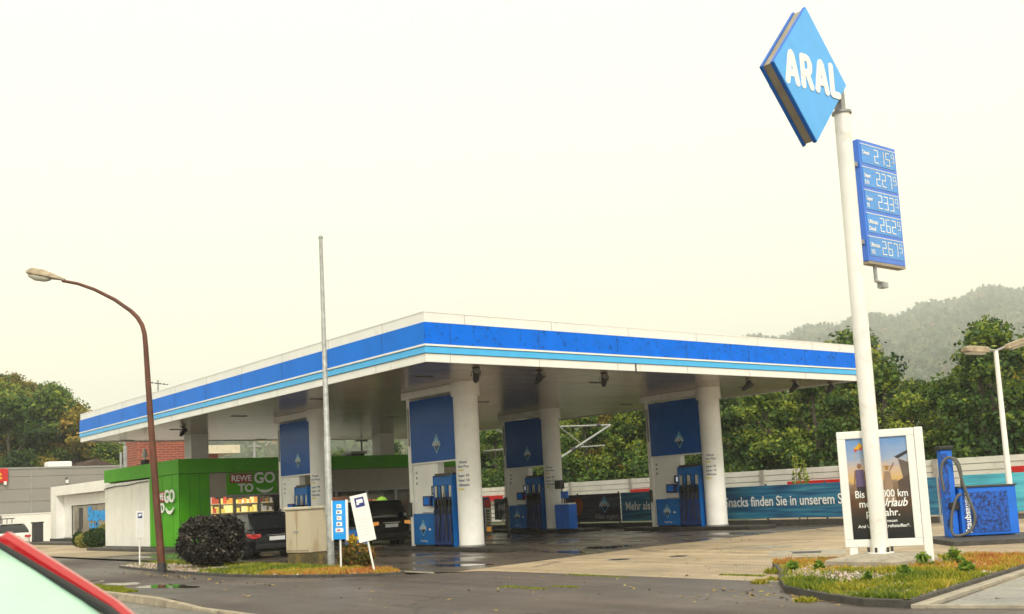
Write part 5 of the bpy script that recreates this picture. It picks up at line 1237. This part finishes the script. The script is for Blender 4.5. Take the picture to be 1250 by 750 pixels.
# gate posts in the gap
for px in (1149, 1153):
    p = at_z(px, 640); o = M().tube([(0, 0, 0), (0, 0, 1.5)], .03, grey, 8).build('gate_post'); o.location = p
    tag(o, 'thin grey post in the gap between the two banners', 'post', 'thin posts in the fence gap')
# narrow blue roll-up and red-white banner at the left
p = at_z(589, 650); t = thing('information_column', 'dark blue column with a light blue top beside the nearest pump column', 'sign column', (p.x+.4, p.y+.5, 0))
M().box(-.2, .2, -.35, .35, 0, 1.55, dark_blue).build('body', t, bevel=.03); M().tube([(-.21, -.2, 1.5), (-.1, .2, 1.62)], .14, sb, 12).build('top', t)
p = at_z(597, 653); t = thing('roll_up_banner', 'narrow red topped banner with vertical print near the far pump', 'banner', (p.x, p.y, 0), 0)
M().box(-.01, .01, -.22, .22, .1, 1.45, mat('print_white', (.6, .58, .5), .5)).build('cloth', t); M().box(-.014, -.010, -.22, .22, 1.12, 1.45, red).build('red_top', t)
pr_ = M()
for k in range(6): pr_.box(-.016, -.010, -.12, .04+.05*(k % 2), .35+k*.12, .35+k*.12+.05, dark).box(-.016, -.010, .05, .09, .35+k*.12, .35+k*.12+.1, dark)
pr_.build('vertical_print', t); M().box(-.014, -.01, -.18, .1, .14, .32, tail_o).build('orange_print', t)
# bollard
p = at_z(621, 655); o = M().box(-.05, .05, -.05, .05, 0, 1.2, dark).build('bollard', bevel=.02); o.location = p; tag(o, 'thin dark post on the island of the far middle pump', 'bollard')
# small blue bin by the leaning sign (seen behind the blue board)
p = at_z(424, 684); t = thing('waste_bin', 'blue bin on the island behind the blue card board', 'waste bin', (p.x+1.0, p.y+1.2, .0))
M().box(-.22, .22, -.3, .3, .12, .82, pump_blue).build('body', t, bevel=.02); M().box(-.24, .24, -.32, .32, .82, .87, dark).build('lid', t)
# green cap light near car two
# ------------------------------------------------------------------ NOISE BARRIER
BXL = 24.0
bar_w = mat('barrier_white', (.70, .69, .64), .6, var=.10, vscale=1.1, dirt=(.3, .27, .2), damt=.4, dscale=2)
nb = thing('noise_barrier', 'long white plank noise barrier along the railway', 'wall')
def yb_px(px): d = ray(px, 590); return float(CAM.y+(BXL-CAM.x)/d.x*d.y)
py_ = [yb_px(618), yb_px(697), yb_px(771)]; print('POSTS', py_)
sp_ = 4.6; yy0 = yb_px(771); posts = [yy0+sp_*k for k in range(-8, 12)]
posts = sorted(set([yb_px(618)+0, yb_px(697), yb_px(771)] + [yb_px(771)-4.2*k for k in range(1, 8)] + [yb_px(618)+4.5*k for k in range(1, 10)]))
for i, y in enumerate(posts): M().box(BXL-.10, BXL+.14, y-.10, y+.10, 0, 2.12, mat('barrier_post', (.36, .34, .31), .7, var=.15)).build('post', nb)
redbays = {yb_px(x) for x in ()}
for i, (a, b) in enumerate(zip(posts[:-1], posts[1:])):
    m = M(); mid = (a+b)/2
    for k in range(8):
        z0 = .05+k*.258
        m.box(BXL-.02, BXL+.06, a+.1, b-.1, z0+.02, z0+.245, bar_w).box(BXL+.0, BXL+.05, a+.1, b-.1, z0-.012, z0+.02, grey)
    m.build('plank_panel', nb)
def redstrip(p0, p1, z0, z1, lb):
    a, b = yb_px(p0), yb_px(p1); o = M().box(BXL-.30, BXL-.24, min(a, b), max(a, b), z0, z1, red).build('red_railing', bevel=.01)
    for y in (min(a, b)+.1, max(a, b)-.1): pass
    tag(o, lb, 'railing', 'red boards before the noise barrier')
    M().box(BXL-.24, BXL-.18, min(a, b)+.05, min(a, b)+.12, 0, z1, grey).box(BXL-.24, BXL-.18, max(a, b)-.12, max(a, b)-.05, 0, z1, grey).build('support', o)
redstrip(590, 617, 1.30, 1.62, 'red board before the barrier, left of the far middle pump')
redstrip(774, 812, 1.34, 1.56, 'red board before the barrier, left of the right pump')
redstrip(966, 1042, 1.30, 1.54, 'red board before the barrier, left of the poster stand')
redstrip(1140, 1158, .6, 1.30, 'red board seen through the fence gap')
redstrip(1241, 1275, 1.35, 1.68, 'red board at the right end behind the lamp post')
# tall weeds over the fence
for px, top_, lb in ((964, 557, 'tall yellow-green mullein growing over the teal banner, left one'), (973, 561, 'slightly shorter mullein growing over the teal banner, right one')):
    y = yfor(px); zt = at_x(px, top_, FXP(y)+.5).z; r = np.random.default_rng(px); t = thing('tall_weed', lb, 'plant', (FXP(y)+.5, y, 0), 0, 'tall weeds behind the banner')
    n = 170; z = r.uniform(.8, zt, n); rad = .17*(1-(z-.8)/(zt-.7))+.05; an = r.uniform(0, 6.28, n)
    np_quads(cards(np.stack([rad*np.cos(an), rad*np.sin(an), z], 1), .09, r), np.clip(.3+.5*(z/zt)+r.normal(0, .15, n), 0, 1), leaf_mat('mullein_%d' % px, [(.06, .13, .02), (.2, .3, .04), (.42, .42, .06)], .3, objvar=0), 'leaves', t)
    M().tube([(0, 0, 0), (0, 0, zt-.05)], [.025, .01], mat('stalk', (.14, .16, .05), .8), 6).build('stem', t)
# ------------------------------------------------------------------ RAILWAY CATENARY
def cant(y, label, pts_list, mast_px):
    t = thing('catenary_mast', label, 'catenary mast', (0, 0, 0), 0, 'railway catenary masts')
    q = at_y(mast_px, 560, y); M().box(q.x-.14, q.x+.14, y-.14, y+.14, 0, 7.2, galv).build('mast', t)
    for (a, b, r) in pts_list: M().tube([at_y(*a, y), at_y(*b, y)], r, galv, 8).build('bracket_tube', t)
    for (a, b, r) in pts_list[:2]:
        A, B = at_y(*a, y), at_y(*b, y); q = A.lerp(B, .75); M().tube([q-(B-A).normalized()*.12, q+(B-A).normalized()*.12], r*2.0, dark, 8).build('insulator', t)
cant(19, 'catenary mast with slanted arms seen right of the far middle pump', [((684, 521), (745, 519), .045), ((745, 519), (684, 559), .055), ((684, 522), (712, 544), .03), ((709, 546), (738, 544), .035)], 676)
cant(22, 'catenary mast with a thin arm seen left of the far middle pump', [((590, 551), (640, 547), .05), ((606, 525), (640, 541), .05)], 640)
# ================================================================== TERRAIN, TREES
def tab(x, T):
    if x <= T[0][0]: return T[0][1]
    for (a, va), (b, vb) in zip(T[:-1], T[1:]):
        if x <= b: return va+(vb-va)*(x-a)/(b-a)
    return T[-1][1]
ss = lambda u: (lambda v: v*v*(3-2*v))(min(1, max(0, u)))
import math as _m
near_T = [(-600, 15), (-100, 15), (0, 13.5), (50, 10.5), (85, 7.5), (115, 3.5), (150, 1), (190, 0)]
far_T = [(-600, 24), (60, 24), (150, 26), (300, 38), (420, 42), (560, 40), (700, 38), (840, 40), (885, 45), (930, 50), (1000, 52), (1060, 53), (1100, 54), (1130, 58), (1200, 63), (1260, 61), (1500, 70), (2000, 60)]
DF = 2400
def terr(px, d):
    z = tab(px, near_T)*ss((d-92)/50)
    zf = (tab(px, far_T)+1.6*math.sin(px*.031)+1.0*math.sin(px*.083+1))*DF/430*ss((d-240)/(DF-240))
    if d > DF: zf *= 1-.25*ss((d-DF)/500)
    return max(z, zf) + .8*math.sin(px*.05+d*.03)*ss((d-120)/60) - .17
hm = M(); cols_ = list(range(-560, 1960, 20)); ds = [88, 95, 102, 110, 118, 126, 135, 145, 165, 190, 230, 280, 340, 400, 470, 540, 620, 700, 780, 900, 1020, 1150, 1300, 1450, 1600, 1750, 1900, 2050, 2180, 2280, 2350, 2400, 2460, 2600, 2900]
V = []
for d in ds:
    for px in cols_: p = hp(px, d); V.append((p.x, p.y, terr(px, d)))
nc = len(cols_); hillm = ground_mat('hillside', (.045, .06, .02), (.03, .045, .016), .05, wet=(.85, .95), speck=.1)
hm.add(V, [(j*nc+i, j*nc+i+1, (j+1)*nc+i+1, (j+1)*nc+i) for j in range(len(ds)-1) for i in range(nc-1)], hillm)
tag(hm.build('hills', smooth=True), kind='structure')

tree_cols = [(.012, .034, .008), (.032, .078, .014), (.068, .135, .020), (.15, .225, .028), (.31, .35, .04)]
tree_m = leaf_mat('tree_leaves', tree_cols, .3, objvar=.42)
tree_autumn = leaf_mat('tree_leaves_autumn', [(.03, .045, .012), (.08, .10, .02), (.19, .18, .03), (.34, .25, .04), (.48, .30, .05)], .3, objvar=.5)
tree_yellow = leaf_mat('tree_leaves_yellow', [(.07, .11, .014), (.16, .21, .025), (.30, .32, .03), (.45, .42, .05)], .3, objvar=.15)
bark_m = mat('tree_bark', (.075, .06, .045), .9, var=.3, bump=.5)
protos = []
def tree_proto(i, H_, wid, m_, lean_, n=11000, size=.17, low=.12):
    r = np.random.default_rng(200+i); rd = random.Random(i)
    t = thing('deciduous_tree', 'x', 'tree', (0, 0, 0))
    tk = M(); tk.tube([(0, 0, -.3), (.05, 0, H_*.35), (.15*lean_, .1, H_*.7), (.25*lean_, .1, H_*.93)], [H_*.022, H_*.017, H_*.009, .02], bark_m, 8)
    lobes = []
    for k in range(13):
        u = k/12; z = H_*(low+.08+(.86-low)*u); rad = wid*(.55+.45*math.sin(math.pi*min(1, .25+u*.75)))*rd.uniform(.55, 1.0); a_ = k*2.4+rd.uniform(-.5, .5)
        off = rad*.85 if k < 11 else rad*.15; c_ = (off*math.cos(a_)+.2*lean_*u, off*math.sin(a_), z)
        s_ = wid*rd.uniform(.24, .42)*(1.0-.3*u); lobes.append((*c_, s_, s_, s_*.72))
        tk.tube([(0.05, 0, max(.2, z-H_*.18)), (c_[0]*.6, c_[1]*.6, z-H_*.03), (c_[0], c_[1], z+.1)], [H_*.008, H_*.005, .015], bark_m, 6)
    lobes.append((.2*lean_, 0, H_*.93, wid*.22, wid*.22, wid*.3))
    tk.build('trunk', t)
    Q, ti = lobes_cloud(lobes, n, size, r, 26, .5, .34*H_/9)
    np_quads(Q, ti, m_, 'crown', t)
    protos.append((t, H_)); return t
for i, (H_, wd, m_, ln) in enumerate(((9, 3.0, tree_m, .5), (9, 2.6, tree_m, -.6), (9, 3.3, tree_m, 1), (9, 2.4, tree_autumn, .3), (9, 2.9, tree_autumn, -.4), (9, 2.5, tree_yellow, .2))): tree_proto(i, H_, wd, m_, ln, 11000, .19)
used = set()
def put_tree(k, loc, H_, rz, label, group):
    pr, h0 = protos[k]; s_ = H_/h0
    if k not in used: used.add(k); o = pr
    else: o = dup_tree(pr)
    o.location = loc; o.scale = (s_*random.uniform(.92, 1.15), s_*random.uniform(.92, 1.15), s_); o.rotation_euler = (0, 0, rz); o['label'] = label; o['group'] = group
    return o
random.seed(11)
sky_T = [(380, 560), (440, 552), (470, 547), (500, 541), (540, 520), (600, 490), (700, 470), (850, 440), (1000, 425), (1046, 402), (1062, 404), (1085, 412), (1110, 428), (1128, 462), (1145, 462), (1160, 432), (1180, 424), (1200, 402), (1218, 388), (1235, 392), (1250, 400), (1300, 385)]
def px_of(v):
    d = Vector(v)-CAM; z = d.dot(F); return 625+FPX*d.dot(RV)/z, z
kinds = ['dense dark green tree', 'slender green tree', 'broad green tree', 'narrow tree turning yellow-brown', 'brownish green tree', 'yellow-green tree']
def where(px): 
    if px < 585: return 'beyond the shop roof'
    if px < 700: return 'behind the middle pump'
    if px < 900: return 'behind the right pump'
    if px < 1050: return 'between right pump and pylon'
    if px < 1160: return 'behind the poster stand'
    return 'behind the vacuum'
cnt = {}
def tlabel(k, px, row):
    b_ = (k, where(px), row); cnt[b_] = cnt.get(b_, 0)+1
    ordn = ['', ', second from left', ', third from left', ', fourth from left', ', fifth from left', ', sixth from left', ', seventh from left'][min(cnt[b_]-1, 6)]
    return f'{kinds[k]} {where(px)}, {row}{ordn}'
rows_ = []
for row, X0, st, nm_ in (('front row', 33.5, 3.1, 0), ('second row', 38.5, 3.6, 1), ('rear row', 45, 4.2, 2)):
    y = 62 if X0 < 40 else 85
    while y > -24:
        x = X0+random.uniform(-1, 1); yy = y+random.uniform(-.7, .7); px, dep = px_of((x, yy, 0)); 
        if -100 < px < 1330 and px > 400:
            top_ = tab(px, sky_T)+random.uniform(-6, 14)+(26 if nm_ == 0 else (8 if nm_ == 1 else 0)); z = z_at(px, top_, dep); H_ = max(3.2, min(13, z))
            if px > 585: H_ = max(H_, 5.5)
            k = random.choices(range(6), [4, 4, 4, .9, 1, .6])[0]
            rows_.append((px, k, (x, yy, -.15), H_, row))
        y -= st
rows_.sort(key=lambda r_: r_[0])
for px, k, loc, H_, row in rows_: put_tree(k, loc, H_, random.uniform(0, 6.28), tlabel(k, px, row), 'trees along the railway')
# undergrowth at the foot of the barrier trees
under = leaf_mat('undergrowth_leaves', tree_cols[:4], .2, objvar=0)
r = np.random.default_rng(31); n = 60000; yy = r.uniform(-25, 60, n); P = np.stack([29.5+r.uniform(0, 5, n), yy, np.abs(r.normal(0, 1.2, n))*(1+.5*np.sin(yy*.9))+.1], 1)
tag(np_quads(cards(P, .2, r), np.clip(.4+.3*np.sin(yy*1.3)*np.cos(P[:, 2])+r.normal(0, .12, n), 0, 1), under, 'undergrowth'), 'dark undergrowth at the foot of the railway trees', 'undergrowth', None, 'stuff')
# wooded slope on the left
lsky = [(-60, 448), (0, 462), (20, 466), (45, 478), (62, 474), (80, 490), (95, 512), (110, 532), (130, 548), (150, 553), (175, 556)]
lt = []
for d in (96, 103, 111, 119, 128, 138):
    step = 19 if d < 120 else 16
    px = -75+random.uniform(0, 8)
    while px < 172:
        q = px+random.uniform(-3, 3); dd = d+random.uniform(-3, 3); z0 = terr(q, dd); pos_ = hp(q, dd, z0-.2); H_ = random.uniform(9, 13)
        zmax = z_at(q, tab(q, lsky)-4+random.uniform(-5, 5), dd)
        H_ = min(H_, zmax-z0) if zmax-z0 > 3 else random.uniform(2.4, 3.2)
        if d > 120: H_ = max(4, min(11, zmax-z0))
        if z0+H_ < zmax+3 and H_ > 2: lt.append((q, dd, pos_, H_))
        px += step
lt.sort(key=lambda a: a[0]); c2 = {}
for q, dd, pos_, H_ in lt:
    k = random.choices(range(6), [3, 2.5, 3, 3.5, 4, .8 if q < 110 else 4])[0]
    band = 'low on' if dd < 106 else ('midway up' if dd < 123 else 'high on'); key = (k, band, 0 if q < 30 else (1 if q < 75 else (2 if q < 125 else 3))); c2[key] = c2.get(key, 0)+1
    side_ = 'above the red sign' if q < 30 else ('above the hall' if q < 75 else ('above the barn' if q < 125 else 'beside the bricks'))
    put_tree(k, pos_, H_, random.uniform(0, 6.28), f'{kinds[k]} {band} the slope {side_}, {["first","second","third","fourth","fifth","sixth","seventh","eighth","ninth","tenth","eleventh","twelfth"][min(c2[key]-1,11)]} from left', 'trees on the wooded slope')
# far forest on the misty hill: one mass
def far_forest():
    r = np.random.default_rng(77); quads = []; tints = []
    N_ = 26000; px = r.uniform(130, 1330, N_); d = 500+(DF+20-500)*np.sqrt(r.uniform(0, 1, N_))
    for i in range(N_):
        z0 = terr(px[i], d[i]); p = hp(px[i], d[i], z0); h = r.uniform(16, 44) if d[i] > DF-120 else r.uniform(14, 28); wv = h*r.uniform(.25, .42); con = r.random() < .3
        m = 24; u = r.uniform(0, 1, m)**.8; an = r.uniform(0, 6.28, m)
        rad = wv*(1-u) + .8 if con else wv*np.sqrt(np.clip(1-(2*u-.9)**2, .05, 1))
        rad = rad*r.uniform(.7, 1.05, m)
        P = np.stack([p.x+rad*np.cos(an), p.y+rad*np.sin(an), p.z+.5+u*h*(1.15 if con else .85)], 1); quads.append(P); tints.append(np.full(m, (.15 if con else .5)+.25*math.sin(px[i]*.04+d[i]*.012)*math.cos(d[i]*.02)+r.normal(0, .2))+r.normal(0, .06, m)+.12*(u-.5))
    P = np.concatenate(quads); T = np.concatenate(tints)
    return cards(P, 5.6, r), T
Q, T = far_forest()
far_m = leaf_mat('far_leaves', [(.015, .045, .018), (.04, .085, .024), (.08, .13, .035), (.13, .16, .05), (.26, .17, .07)], .2, objvar=0)
tag(np_quads(Q, T, far_m, 'forest'), 'misty forest covering the far hill', 'forest', None, 'stuff')
# ------------------------------------------------------------------ HAZE
hz = bpy.data.materials.new('haze_air'); hz.use_nodes = True; n = hz.node_tree; n.nodes.remove(n.nodes['Principled BSDF'])
pv = n.nodes.new('ShaderNodeVolumePrincipled'); pv.inputs['Color'].default_value = (.965, .985, 1.0, 1); pv.inputs['Density'].default_value = .00048; pv.inputs['Anisotropy'].default_value = .25
n.links.new(pv.outputs[0], n.nodes['Material Output'].inputs['Volume'])
c_ = hp(625, 1200)
o = M().box(c_.x-3000, c_.x+3000, c_.y-3000, c_.y+3000, -1.2, 450, hz).build('haze'); tag(o, 'thin grey-blue morning mist filling the valley', 'haze', None, 'stuff')
